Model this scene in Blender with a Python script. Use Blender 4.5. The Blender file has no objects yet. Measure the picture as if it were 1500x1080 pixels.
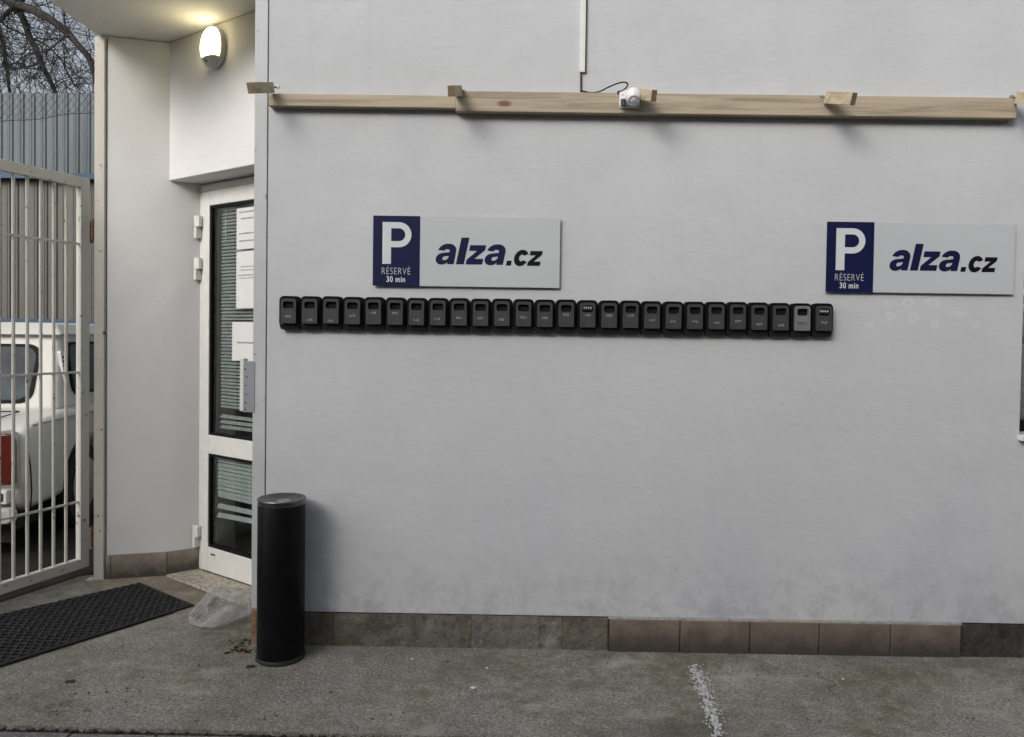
import bpy, bmesh, math, random
from mathutils import Vector, Matrix, noise
random.seed(7)
S = bpy.context.scene
COL = S.collection

# ------------------------------------------------------------------ camera
F, D, H = 1100.0, 3.31, 1.396
PITCH, YAW, ROLL = math.radians(1.3), math.radians(0.4), 0.0145
SHIFT = -(50 - F * math.tan(PITCH)) / 1500
cam = bpy.data.cameras.new('camera'); co = bpy.data.objects.new('camera', cam); COL.objects.link(co)
cam.sensor_width = 36; cam.lens = F / 1500 * 36; cam.shift_y = SHIFT
cam.clip_start = .05; cam.clip_end = 600
RM = (Matrix.Rotation(YAW, 3, 'Z') @ Matrix.Rotation(math.pi / 2 - PITCH, 3, 'X') @ Matrix.Rotation(ROLL, 3, 'Z'))
CAM = Vector((YAW * D, -D, H))
co.matrix_world = Matrix.Translation(CAM) @ RM.to_4x4()
S.camera = co
# ------------------------------------------------------------------ sky, sun, exposure
SUN_EL, SUN_AZ = math.radians(29), math.radians(-147)      # azimuth from +Y, clockwise (towards +X)
sd = Vector((math.sin(SUN_AZ) * math.cos(SUN_EL), math.cos(SUN_AZ) * math.cos(SUN_EL), math.sin(SUN_EL)))
w = bpy.data.worlds.new('World'); S.world = w; w.use_nodes = True
nt = w.node_tree; bg = nt.nodes['Background']
sky = nt.nodes.new('ShaderNodeTexSky'); sky.sky_type = 'NISHITA'; sky.sun_disc = False
sky.sun_elevation = SUN_EL; sky.sun_rotation = SUN_AZ % (2 * math.pi)
sky.air_density = 1.0; sky.dust_density = 4.0; sky.ozone_density = 1.0
hs = nt.nodes.new('ShaderNodeHueSaturation'); hs.inputs['Saturation'].default_value = .38
nt.links.new(sky.outputs[0], hs.inputs['Color']); nt.links.new(hs.outputs[0], bg.inputs[0])
bg.inputs[1].default_value = .14
sl = bpy.data.lights.new('sun', 'SUN'); sl.energy = 0.85; sl.angle = math.radians(24); sl.color = (1, .97, .93)
so = bpy.data.objects.new('sun', sl); COL.objects.link(so); so.location = (-4, -6, 9)
so.rotation_euler = sd.to_track_quat('Z', 'Y').to_euler()
S.view_settings.view_transform = 'Standard'; S.view_settings.look = 'None'
S.view_settings.gamma = 1; S.view_settings.use_curve_mapping = False
S.view_settings.exposure = 0.34
S.cycles.max_bounces = 7; S.cycles.diffuse_bounces = 3; S.cycles.glossy_bounces = 3; S.cycles.transparent_max_bounces = 10
S.cycles.caustics_reflective = False; S.cycles.caustics_refractive = False

# ------------------------------------------------------------------ helpers
def ray(px, py): return RM @ Vector((px - 750, (540 - py) + SHIFT * 1500, -F))
def ay(px, py, Y=0.0):
    d = ray(px, py); return CAM + d * ((Y - CAM.y) / d.y)
def az(px, py, Z=0.0):
    d = ray(px, py); return CAM + d * ((Z - CAM.z) / d.z)
def apl(px, py, p, n):
    d = ray(px, py); return CAM + d * ((p - CAM).dot(n) / d.dot(n))

class MB:
    def __init__(s): s.v = []; s.f = []
    def add(s, v, f):
        b = len(s.v); s.v += [tuple(x) for x in v]; s.f += [tuple(i + b for i in q) for q in f]; return s
    def box(s, a, b):
        (x0, y0, z0), (x1, y1, z1) = a, b
        return s.hexa([(x0, y0, z0), (x1, y0, z0), (x1, y1, z0), (x0, y1, z0)], [(x0, y0, z1), (x1, y0, z1), (x1, y1, z1), (x0, y1, z1)])
    def hexa(s, bot, top):
        n = len(bot)
        f = [tuple(range(n - 1, -1, -1)), tuple(range(n, 2 * n))] + [(i, (i + 1) % n, n + (i + 1) % n, n + i) for i in range(n)]
        return s.add(list(bot) + list(top), f)
    def prism(s, poly, vec):
        vec = Vector(vec); return s.hexa([Vector(p) for p in poly], [Vector(p) + vec for p in poly])
    def obox(s, c, u, v, wv):
        c, u, v, wv = Vector(c), Vector(u), Vector(v), Vector(wv)
        b = [c - u - v - wv, c + u - v - wv, c + u + v - wv, c - u + v - wv]
        return s.prism(b, wv * 2)
    def tube(s, pts, r, n=8, cap=True):
        pts = [Vector(p) for p in pts]; m = len(pts)
        rr = r if isinstance(r, (list, tuple)) else [r] * m
        V = []; up = None
        for i, p in enumerate(pts):
            t = (pts[min(i + 1, m - 1)] - pts[max(i - 1, 0)]).normalized()
            if up is None: up = t.orthogonal().normalized()
            up = (up - t * up.dot(t))
            up = up.normalized() if up.length > 1e-6 else t.orthogonal().normalized()
            q = t.cross(up)
            for k in range(n):
                a = 2 * math.pi * k / n; V.append(p + (up * math.cos(a) + q * math.sin(a)) * rr[i])
        Fc = [(i * n + k, i * n + (k + 1) % n, (i + 1) * n + (k + 1) % n, (i + 1) * n + k) for i in range(m - 1) for k in range(n)]
        if cap: Fc += [tuple(range(n - 1, -1, -1)), tuple((m - 1) * n + k for k in range(n))]
        return s.add(V, Fc)
    def lathe(s, prof, c=(0, 0, 0), n=32, mat=None):
        c = Vector(c); V = []
        for (r, z) in prof:
            for k in range(n):
                a = 2 * math.pi * k / n
                p = Vector((r * math.cos(a), r * math.sin(a), z))
                V.append((mat @ p if mat else p) + c)
        m = len(prof)
        Fc = [(i * n + k, i * n + (k + 1) % n, (i + 1) * n + (k + 1) % n, (i + 1) * n + k) for i in range(m - 1) for k in range(n)]
        Fc += [tuple(range(n - 1, -1, -1)), tuple((m - 1) * n + k for k in range(n))]
        return s.add(V, Fc)
    def mesh(s, name):
        me = bpy.data.meshes.new(name); me.from_pydata(s.v, [], s.f); me.validate()
        bm = bmesh.new(); bm.from_mesh(me); bmesh.ops.recalc_face_normals(bm, faces=bm.faces); bm.to_mesh(me); bm.free()
        return me
    def build(s, name, mat, parent=None, smooth=False, bevel=0, seg=2):
        return mkobj(name, s.mesh(name), mat, parent, smooth, bevel, seg)

def mkobj(name, me, mat, parent=None, smooth=False, bevel=0, seg=2):
    if mat and not me.materials: me.materials.append(mat)
    o = bpy.data.objects.new(name, me); COL.objects.link(o)
    if parent is not None:
        o.parent = parent
        o.matrix_parent_inverse = WORLD[parent.name].inverted() if parent.name in WORLD else Matrix()
    if smooth or bevel:
        me.polygons.foreach_set('use_smooth', [True] * len(me.polygons)); me.set_sharp_from_angle(angle=math.radians(38))
    if bevel:
        b = o.modifiers.new('edge', 'BEVEL'); b.width = bevel; b.segments = seg; b.limit_method = 'ANGLE'; b.angle_limit = math.radians(40); b.harden_normals = True
    return o
WORLD = {}
def thing(name, label, cat, loc=(0, 0, 0), rz=0, group=None):
    o = bpy.data.objects.new(name, None); COL.objects.link(o); o.empty_display_size = .1
    o.location = loc; o.rotation_euler = (0, 0, rz)
    tag(o, label, cat, group)
    return o
def world_thing(name, label, cat, loc=(0, 0, 0), group=None):
    """an Empty at the thing's base; its parts are given in world coordinates"""
    o = thing(name, label, cat, loc, 0, group); WORLD[o.name] = Matrix.Translation(loc); return o
def tag(o, label=None, cat=None, group=None, kind=None):
    if label: o['label'] = label
    if cat: o['category'] = cat
    if group: o['group'] = group
    if kind: o['kind'] = kind
    return o
def copy_tree(o, parent=None):
    c = o.copy(); COL.objects.link(c); c.parent = parent
    for ch in list(o.children): copy_tree(ch, c)
    return c
def rrect(x0, x1, z0, z1, r, n=5, rb=None):
    """rounded rectangle outline, counter clockwise in x,z; rb radius of the bottom corners"""
    rb = r if rb is None else rb; P = []
    for (cx, cz, a0, q) in ((x1 - rb, z0 + rb, -90, rb), (x1 - r, z1 - r, 0, r), (x0 + r, z1 - r, 90, r), (x0 + rb, z0 + rb, 180, rb)):
        if q <= 0: P.append((cx, cz)); continue
        for i in range(n + 1):
            a = math.radians(a0 + 90 * i / n); P.append((cx + q * math.cos(a), cz + q * math.sin(a)))
    return P
def plate_hole(outer, inner, y0, y1):
    """a plate in the x,z plane with a hole, from depth y0 (front) to y1 (back)"""
    bm = bmesh.new()
    lo = [bm.verts.new((x, y0, z)) for x, z in outer]; li = [bm.verts.new((x, y0, z)) for x, z in inner]
    ed = [bm.edges.new((l[i], l[(i + 1) % len(l)])) for l in (lo, li) for i in range(len(l))]
    bmesh.ops.triangle_fill(bm, use_beauty=True, edges=ed)
    lb = [bm.verts.new((x, y1, z)) for x, z in outer]; lj = [bm.verts.new((x, y1, z)) for x, z in inner]
    for a, b in ((lo, lb), (li, lj)):
        for i in range(len(a)): bm.faces.new((a[i], a[(i + 1) % len(a)], b[(i + 1) % len(a)], b[i]))
    bmesh.ops.recalc_face_normals(bm, faces=bm.faces)
    me = bpy.data.meshes.new('plate'); bm.to_mesh(me); bm.free(); return me

# ------------------------------------------------------------------ materials
class NT:
    def __init__(s, name):
        s.m = bpy.data.materials.new(name); s.m.use_nodes = True; s.t = s.m.node_tree
        s.b = s.t.nodes['Principled BSDF']; s.co = s.t.nodes.new('ShaderNodeTexCoord').outputs['Object']
    def n(s, typ, **kw):
        nd = s.t.nodes.new(typ)
        for k, v in kw.items(): setattr(nd, k, v)
        return nd
    def l(s, a, b): s.t.links.new(a, b)
    def map(s, scale=(1, 1, 1), rot=(0, 0, 0)):
        m = s.n('ShaderNodeMapping'); m.inputs['Scale'].default_value = scale; m.inputs['Rotation'].default_value = rot
        s.l(s.co, m.inputs[0]); return m.outputs[0]
    def noise(s, scale, detail=4, rough=.55, co=None, dist=0):
        nd = s.n('ShaderNodeTexNoise'); nd.inputs['Scale'].default_value = scale; nd.inputs['Detail'].default_value = detail
        nd.inputs['Roughness'].default_value = rough; nd.inputs['Distortion'].default_value = dist
        s.l(co or s.co, nd.inputs['Vector']); return nd.outputs[0]
    def ramp(s, fac, stops):
        r = s.n('ShaderNodeValToRGB'); e = r.color_ramp.elements
        while len(e) < len(stops): e.new(.5)
        for q, (p, c) in zip(e, stops): q.position = p; q.color = (*c, 1) if len(c) == 3 else c
        s.l(fac, r.inputs[0]); return r.outputs[0]
    def val(s, fac, a, b, lo=0., hi=1.):
        m = s.n('ShaderNodeMapRange'); m.inputs[1].default_value = a; m.inputs[2].default_value = b
        m.inputs[3].default_value = lo; m.inputs[4].default_value = hi; s.l(fac, m.inputs[0]); return m.outputs[0]
    def mix(s, fac, a, b, mode='MIX'):
        m = s.n('ShaderNodeMix', data_type='RGBA', blend_type=mode)
        for i, x in ((0, fac), (6, a), (7, b)):
            if isinstance(x, (int, float)): m.inputs[i].default_value = x
            elif isinstance(x, tuple): m.inputs[i].default_value = (*x, 1)
            else: s.l(x, m.inputs[i])
        return m.outputs[2]
    def math(s, op, a, b=0.0):
        m = s.n('ShaderNodeMath', operation=op)
        for i, x in ((0, a), (1, b)):
            if isinstance(x, (int, float)): m.inputs[i].default_value = x
            else: s.l(x, m.inputs[i])
        return m.outputs[0]
    def sep(s):
        m = s.n('ShaderNodeSeparateXYZ'); s.l(s.co, m.inputs[0]); return m.outputs
    def bump(s, h, strength=.3, dist=.005, prev=None):
        b = s.n('ShaderNodeBump'); b.inputs['Strength'].default_value = strength; b.inputs['Distance'].default_value = dist
        s.l(h, b.inputs['Height'])
        if prev is not None: s.l(prev, b.inputs['Normal'])
        s.l(b.outputs[0], s.b.inputs['Normal']); return b.outputs[0]
    def col(s, c):
        if isinstance(c, tuple): s.b.inputs['Base Color'].default_value = (*c, 1)
        else: s.l(c, s.b.inputs['Base Color'])
        return s
    def set(s, rough=.6, metal=0, spec=.5, **kw):
        s.b.inputs['Roughness'].default_value = rough; s.b.inputs['Metallic'].default_value = metal
        s.b.inputs['Specular IOR Level'].default_value = spec
        for k, v in kw.items(): s.b.inputs[k].default_value = v
        return s.m

def simple(name, c, rough=.6, metal=0, spec=.5, var=.12, scale=14, bump=.08, bscale=60, bdist=.002, **kw):
    t = NT(name); n = t.noise(scale, 5)
    t.col(t.ramp(n, [(.3, tuple(x * (1 - var) for x in c)), (.7, tuple(min(1, x * (1 + var)) for x in c))]))
    if bump: t.bump(t.noise(bscale, 4), bump, bdist)
    return t.set(rough, metal, spec, **kw)

def painted_plaster(name, c, stains=True):
    t = NT(name)
    big = t.noise(1.1, 3, .6); mid = t.noise(6, 4, .65)
    c1 = tuple(x * .94 for x in c); c2 = tuple(min(1, x * 1.04) for x in c)
    base = t.ramp(big, [(.3, c1), (.7, c2)])
    base = t.mix(t.val(mid, .35, .75, 0, .35), base, tuple(x * .93 for x in c))
    if stains:
        smear = t.noise(1.7, 4, .65, t.map((1, 1, .6)), .5)
        base = t.mix(t.val(smear, .55, .72, 0, .28), base, (c[0] * .82, c[1] * .83, c[2] * .92))
        scuff = t.noise(8, 5, .75, t.map((.5, 1, 1.5)))
        base = t.mix(t.val(scuff, .655, .70, 0, .30), base, tuple(min(1, x * 1.16) for x in c))
        spot = t.noise(34, 1, .5); base = t.mix(t.val(spot, .765, .80, 0, .4), base, tuple(x * .6 for x in c))
        z = t.sep()[2]
        blue = t.math('MULTIPLY', t.val(z, 1.0, .3, 0, 1), t.val(t.noise(1.3, 4, .6, t.map((1, 1, .7), (0, 0, .5))), .44, .66, 0, .6))
        base = t.mix(blue, base, (c[0] * .80, c[1] * .81, c[2] * .95))
        dirt = t.math('MULTIPLY', t.val(z, .48, .15, 0, 1), t.val(t.noise(9, 5, .75), .44, .68, 0, .55))
        base = t.mix(dirt, base, (.25, .245, .25))
    ck = None
    if stains:
        drip = t.math('MULTIPLY', t.val(t.noise(6, 3, .6, t.map((3.2, 1, .22))), (.56), .72, 0, .18), t.val(z, 1.3, 2.25, 0, 1))
        base = t.mix(drip, base, tuple(x * .80 for x in c))
        cr = t.n('ShaderNodeTexVoronoi', feature='DISTANCE_TO_EDGE'); cr.inputs['Scale'].default_value = 1.1
        nv = t.n('ShaderNodeTexNoise'); nv.inputs['Scale'].default_value = 4; nv.inputs['Detail'].default_value = 4
        av = t.n('ShaderNodeVectorMath', operation='ADD'); t.l(t.co, nv.inputs['Vector']); t.l(t.co, av.inputs[0]); t.l(nv.outputs[1], av.inputs[1]); t.l(av.outputs[0], cr.inputs['Vector'])
        ck = t.math('MULTIPLY', t.val(cr.outputs['Distance'], .004, .0, 0, 1), t.val(t.noise(1.6, 2), .56, .64, 0, .30))
        base = t.mix(ck, base, tuple(x * .5 for x in c))
    t.col(base)
    h = t.math('ADD', t.math('MULTIPLY', t.noise(4.5, 2), 1.6), t.math('MULTIPLY', t.noise(20, 4, .68, t.map((.7, 1, 1.25)), .3), .55))
    h = t.math('ADD', h, t.math('MULTIPLY', t.noise(150, 1, .5), .10))
    t.bump(h, .58, .008)
    return t.set(.72, spec=.25)

M = {}
M['wall'] = painted_plaster('grey_plaster', (.55, .565, .585))
M['white_wall'] = painted_plaster('white_plaster', (.79, .79, .78), stains=False)
M['patch'] = painted_plaster('plaster_residue', (.60, .61, .625), stains=False)
M['opposite'] = simple('opposite_render', (.30, .29, .27), .9, scale=2)
M['soffit'] = painted_plaster('soffit_plaster', (.76, .76, .74), stains=False)
def m_rusty(name, c, rust_amt=.62, zmax=None):
    t = NT(name); n = t.noise(18, 6, .7); n2 = t.noise(55, 4, .6)
    base = t.ramp(t.noise(4, 4), [(.3, tuple(x * .88 for x in c)), (.7, c)])
    rust = t.ramp(n2, [(.3, (.055, .028, .016)), (.7, (.20, .095, .045))])
    base = t.mix(t.val(n, rust_amt, rust_amt + .06, 0, 1), base, rust)
    if zmax:
        z = t.sep()[2]; k = t.math('ADD', z, t.val(t.noise(25, 5), 0, 1, -.06, .06))
        base = t.mix(t.val(k, zmax, zmax - .02, 0, 1), base, t.ramp(n2, [(.3, (.10, .055, .032)), (.7, (.30, .21, .14))]))
    t.col(base); t.bump(n, .15, .002); return t.set(.5, spec=.4)
M['strip'] = m_rusty('corner_paint', (.53, .545, .565), .655, .17)
M['gate'] = m_rusty('gate_paint', (.70, .69, .63), .61)
M['post'] = m_rusty('post_paint', (.58, .56, .50), .63)
M['rust'] = simple('rust', (.13, .06, .035), .85, var=.5, scale=60, bump=.5)
def m_wood(name, c, axis):
    t = NT(name); sc = [38, 38, 38]; sc[axis] = 2.2
    n = t.noise(1, 6, .6, t.map(tuple(sc)), .6)
    col = t.ramp(n, [(.28, tuple(x * .52 for x in c)), (.5, c), (.75, tuple(min(1, x * 1.22) for x in c))])
    sk = [7, 7, 7]; sk[axis] = 3
    kn = t.n('ShaderNodeTexVoronoi'); kn.inputs['Scale'].default_value = 1; t.l(t.map(tuple(sk)), kn.inputs['Vector'])
    col = t.mix(t.val(kn.outputs['Distance'], .07, .13, .85, 0), col, (.13, .07, .035))
    t.col(col); t.bump(n, .2, .002); return t.set(.65, spec=.25)
M['wood'] = m_wood('pine_wood', (.42, .355, .265), 0)
M['wood_y'] = m_wood('pine_block', (.50, .425, .30), 1)
M['endgrain'] = simple('end_grain', (.20, .15, .10), .8, var=.35, scale=90, bump=.4)
M['white_pvc'] = simple('white_plastic', (.74, .74, .71), .4, var=.05, bump=.03)
M['white_cam'] = simple('white_gloss_plastic', (.80, .80, .82), .28, var=.03, bump=0)
M['black_plastic'] = simple('black_plastic', (.008, .008, .009), .5, var=.2, spec=.3)
M['box_body'] = simple('lockbox_body', (.004, .004, .0045), .7, var=.2, spec=.12)
M['shutter'] = simple('lockbox_shutter', (.048, .049, .051), .5, var=.18, scale=30, spec=.35)
M['shutter_light'] = simple('lockbox_shutter_light', (.17, .17, .168), .5, var=.15, scale=30)
M['shadow_band'] = simple('lockbox_shadow_band', (.024, .024, .025), .7, var=.15, spec=.15)  # dark colour standing in for the shadow cast under each lockbox
M['mark'] = simple('pale_print', (.36, .36, .35), .6, var=.2, bump=0)
M['rubber'] = simple('black_rubber', (.027, .027, .029), .5, var=.35, scale=20, spec=.3, bump=.3)
M['bin_black'] = simple('bin_black', (.0045, .0045, .005), .38, var=.5, spec=.14, bump=.02)
M['chrome'] = simple('brushed_steel', (.52, .52, .51), .30, 1, var=.12, scale=24, bump=.05)
M['lid'] = simple('dull_steel', (.17, .17, .17), .34, 1, var=.25, scale=18, bump=.08)
M['zinc'] = simple('zinc', (.35, .35, .34), .45, .8, var=.2)
M['lamp_grey'] = simple('lamp_grey_plastic', (.58, .58, .55), .45, var=.1)
M['greymetal'] = m_rusty('grey_metal_box', (.30, .32, .35), .72)
M['sign_white'] = simple('sign_face', (.50, .53, .55), .38, var=.02, scale=3, bump=.0)
M['sign_edge'] = simple('sign_edge', (.62, .64, .66), .3, .6, var=.05, bump=0)
M['navy'] = simple('navy_print', (.006, .009, .050), .5, var=.10, scale=8, bump=0, spec=.2)
M['navy_ink'] = simple('navy_ink', (.007, .009, .048), .5, spec=.2, var=.05, bump=0)
M['black_ink'] = simple('black_ink', (.004, .004, .005), .5, spec=.2, var=.05, bump=0)
M['white_ink'] = simple('white_ink', (.60, .63, .64), .45, var=.04, bump=0)
M['paper'] = simple('paper', (.72, .72, .72), .75, var=.03, bump=.05)
M['ink'] = simple('grey_ink', (.18, .18, .18), .8, bump=0)
M['gasket'] = simple('gasket', (.006, .006, .007), .7, spec=.2, bump=0)
M['slat'] = simple('blind_slat', (.27, .285, .28), .5, var=.06, bump=0)
M['slat_light'] = simple('blind_slat_pale', (.34, .36, .355), .5, var=.06, bump=0)
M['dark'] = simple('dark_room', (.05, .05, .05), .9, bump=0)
def m_tile(name, c):
    t = NT(name); n = t.noise(9, 6, .65); z = t.sep()[2]
    col = t.ramp(n, [(.3, tuple(x * .66 for x in c)), (.7, tuple(x * 1.1 for x in c))])
    oi = t.n('ShaderNodeObjectInfo').outputs['Random']
    col = t.mix(t.val(oi, 0, 1, 0, .45), col, tuple(x * .62 for x in c))
    grime = t.math('MULTIPLY', t.val(t.math('ADD', z, t.val(t.noise(11, 5, .75), 0, 1, -.085, .085)), .125, .015, 0, 1), .88)
    col = t.mix(grime, col, (.045, .042, .036))
    t.col(col); t.bump(t.noise(70, 4), .15, .003); return t.set(.6, spec=.3)
M['tile'] = m_tile('plinth_tile', (.205, .165, .135))
M['tile_lobby'] = m_tile('skirting_tile', (.38, .33, .275))
def m_stone(name, c):
    t = NT(name); n = t.noise(8, 5, .72); n2 = t.noise(48, 4, .75)
    col = t.ramp(n, [(.30, tuple(x * .5 for x in c)), (.5, c), (.70, tuple(x * 1.45 for x in c))])
    col = t.mix(t.val(n2, .56, .68, 0, .6), col, tuple(x * 1.8 for x in c))
    col = t.mix(t.val(n2, .44, .34, 0, .6), col, tuple(x * .25 for x in c))
    col = t.mix(t.val(t.noise(3.3, 4, .7), .54, .66, 0, .55), col, (.12, .10, .06))
    t.col(col); t.bump(t.math('ADD', n, t.math('MULTIPLY', n2, .7)), .9, .014); return t.set(.9, spec=.15)
M['stone'] = m_stone('plinth_stone', (.135, .125, .108))
M['stone_pale'] = m_stone('plinth_cement', (.165, .158, .145))
M['stone_dark'] = m_stone('plinth_stone_dark', (.058, .055, .05))
M['mortar'] = simple('mortar', (.34, .33, .31), .9, var=.3, scale=50, bump=.6, bdist=.004)
def m_asphalt(name, c, moss=.5, agg=1.0, cracks=False):
    t = NT(name)
    n = t.noise(1.5, 5, .65); f = t.noise(80, 2, .8); g = t.noise(190, 1, .6)
    md = t.noise(17, 3, .7)
    col = t.ramp(n, [(.28, tuple(x * .60 for x in c)), (.5, c), (.74, tuple(x * 1.35 for x in c))])
    col = t.mix(t.val(md, .35, .68, .45, 0), col, tuple(x * .55 for x in c))
    col = t.mix(t.val(md, .55, .75, 0, .45), col, tuple(x * 1.5 for x in c))
    col = t.mix(t.val(f, .50, .34, 0, .70 * agg), col, tuple(x * .30 for x in c))
    col = t.mix(t.val(f, .57, .72, 0, .75 * agg), col, tuple(min(1, x * 2.0) for x in c))
    col = t.mix(t.val(g, .62, .72, 0, .8 * agg), col, tuple(min(1, x * 2.6) for x in c))
    mo = t.math('MULTIPLY', t.val(t.noise(1.9, 5, .72), .47, .62, 0, moss), t.val(md, .35, .6, 1, .45))
    col = t.mix(mo, col, (.098, .100, .046))
    dk = t.val(t.noise(1.2, 4, .65, t.map((1, 1.5, 1), (0, 0, .8))), .54, .70, 0, .5)
    col = t.mix(dk, col, (.070, .064, .062))
    pale = t.val(t.noise(2.7, 4, .65, t.map((1, 2, 1), (0, 0, .3))), .56, .74, 0, .5)
    col = t.mix(pale, col, tuple(x * 1.8 for x in c))
    h = t.math('ADD', t.math('MULTIPLY', f, 1.0), t.math('MULTIPLY', g, .35))
    if cracks:
        cr = t.n('ShaderNodeTexVoronoi', feature='DISTANCE_TO_EDGE'); cr.inputs['Scale'].default_value = .9
        wv = t.n('ShaderNodeVectorMath', operation='ADD'); nn = t.n('ShaderNodeTexNoise'); nn.inputs['Scale'].default_value = 3; nn.inputs['Detail'].default_value = 4
        t.l(t.co, nn.inputs['Vector']); t.l(t.co, wv.inputs[0]); t.l(nn.outputs[1], wv.inputs[1]); t.l(wv.outputs[0], cr.inputs['Vector'])
        ck = t.math('MULTIPLY', t.val(cr.outputs['Distance'], .006, .0, 0, 1), t.val(t.noise(2.2, 2), .5, .62, 0, .85))
        col = t.mix(ck, col, (.03, .028, .025)); h = t.math('SUBTRACT', h, t.math('MULTIPLY', ck, .8))
    t.col(col); t.bump(h, .8, .006)
    return t.set(.88, spec=.2)
M['asphalt'] = m_asphalt('worn_asphalt', (.248, .239, .213), .7, 1, True)
M['slab'] = m_asphalt('paving_concrete', (.185, .185, .18), .25, .7)
M['yard'] = m_asphalt('yard_asphalt', (.10, .097, .085), .7)
M['dark_asphalt'] = m_asphalt('near_black_asphalt', (.022, .021, .020), .15, .6)  # near-black ground behind the gate
M['tan'] = m_asphalt('tan_screed', (.27, .235, .19), .3, .5)
M['soil'] = simple('joint_soil', (.035, .032, .024), .95, var=.5, scale=60, bump=.9, bscale=90, bdist=.01)
def m_terrazzo():
    t = NT('terrazzo'); v = t.n('ShaderNodeTexVoronoi'); v.inputs['Scale'].default_value = 85; t.l(t.co, v.inputs['Vector'])
    col = t.ramp(v.outputs['Color'], [(.25, (.24, .215, .17)), (.5, (.44, .40, .32)), (.8, (.55, .51, .43))])
    col = t.mix(t.val(t.noise(4, 5), .45, .7, 0, .4), col, (.22, .19, .15)); t.col(col); return t.set(.5)
M['terrazzo'] = m_terrazzo()
def m_corr(name, c):
    t = NT(name); n = t.noise(3, 6, .7, t.map((4, 4, .5)))
    col = t.ramp(n, [(.3, tuple(x * .72 for x in c)), (.7, c)])
    col = t.mix(t.val(t.noise(22, 5, .7), .6, .75, 0, .4), col, tuple(x * .5 for x in c)); t.col(col); return t.set(.55, .25)
M['corr_up'] = m_corr('galvanised_blue_grey', (.10, .122, .140))
M['corr_low'] = m_corr('weathered_fibre_cement', (.11, .107, .098))
M['blue_beam'] = simple('blue_beam', (.025, .065, .125), .6, var=.3)
M['wire'] = simple('wire', (.05, .052, .055), .6, .3, bump=0)
M['bark'] = simple('bark', (.050, .044, .040), .95, var=.45, scale=25, bump=.8, bscale=40, bdist=.02)
M['twig'] = simple('twig', (.030, .027, .027), .95, var=.4, scale=6, bump=0)
def m_carpaint():
    t = NT('aged_car_paint'); n = t.noise(3, 5, .65); z = t.sep()[2]
    col = t.ramp(n, [(.3, (.58, .58, .54)), (.7, (.68, .68, .64))])
    d = t.math('MULTIPLY', t.val(z, .75, .25, 0, 1), t.val(t.noise(9, 5, .7), .3, .7, .1, .75))
    t.col(t.mix(d, col, (.36, .34, .29))); return t.set(.42, spec=.4)
M['car_paint'] = m_carpaint()
M['tail_red'] = simple('tail_red', (.11, .018, .013), .25, var=.15, bump=0)
M['tyre'] = simple('tyre', (.012, .012, .012), .85)
M['car_trim'] = simple('car_trim', (.42, .42, .40), .4, .4)
M['paint_white'] = None
def m_glass(name, tint, refl=.9, dark=0.0):
    t = NT(name); o = t.t.nodes['Material Output']
    tr = t.n('ShaderNodeBsdfTransparent'); tr.inputs[0].default_value = (*tint, 1)
    gl = t.n('ShaderNodeBsdfGlossy'); gl.inputs['Roughness'].default_value = .03
    lw = t.n('ShaderNodeLayerWeight'); lw.inputs[0].default_value = .5
    fc = t.math('POWER', lw.outputs['Facing'], 4.0)
    mx = t.n('ShaderNodeMixShader'); t.l(t.val(fc, 0, 1, .035, refl), mx.inputs[0]); t.l(tr.outputs[0], mx.inputs[1]); t.l(gl.outputs[0], mx.inputs[2])
    t.l(mx.outputs[0], o.inputs['Surface']); t.t.nodes.remove(t.b); return t.m
M['glass'] = m_glass('door_glass', (.93, .96, .955))
M['car_glass'] = m_glass('car_glass', (.35, .39, .42))
def m_bag():
    t = NT('clear_film'); o = t.t.nodes['Material Output']
    tr = t.n('ShaderNodeBsdfTransparent'); tr.inputs[0].default_value = (.93, .93, .93, 1)
    t.col((.55, .55, .55)); t.set(.16, spec=.7)
    t.bump(t.noise(24, 5, .6, None, 1.2), .7, .02)
    lw = t.n('ShaderNodeLayerWeight'); lw.inputs[0].default_value = .45
    mx = t.n('ShaderNodeMixShader'); t.l(t.val(t.math('ADD', lw.outputs['Facing'], t.val(t.noise(16, 5, .7, None, .8), .4, .7, -.1, .22)), 0, 1, .10, .60), mx.inputs[0])
    t.l(tr.outputs[0], mx.inputs[1]); t.l(t.b.outputs[0], mx.inputs[2]); t.l(mx.outputs[0], o.inputs['Surface']); return t.m
M['bag'] = m_bag()
M['paint_white'] = simple('worn_white_paint', (.52, .52, .51), .85, var=.3, scale=60, bump=.3)
def m_emit(name, c, s):
    t = NT(name); t.col((.8, .8, .75)); t.b.inputs['Emission Color'].default_value = (*c, 1); t.b.inputs['Emission Strength'].default_value = s
    return t.set(.4)
M['lamp'] = m_emit('lamp_diffuser', (1, .83, .46), 8)

# ------------------------------------------------------------------ plan of the place
V3 = Vector
XL = ay(391, 500).x                       # left edge of the plaster
XS = ay(371, 500).x                       # left edge of the corner strip
A = az(155, 849); B = az(245, 843); J = az(290, 836)
dd = (az(365, 861) - J).normalized()      # along the door, towards the camera's right
nn = V3((-dd.y, dd.x, 0))                 # into the building
ZC = 3.0                                  # soffit
zl = ay(248, 265, B.y).z                  # underside of the lintel

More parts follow.
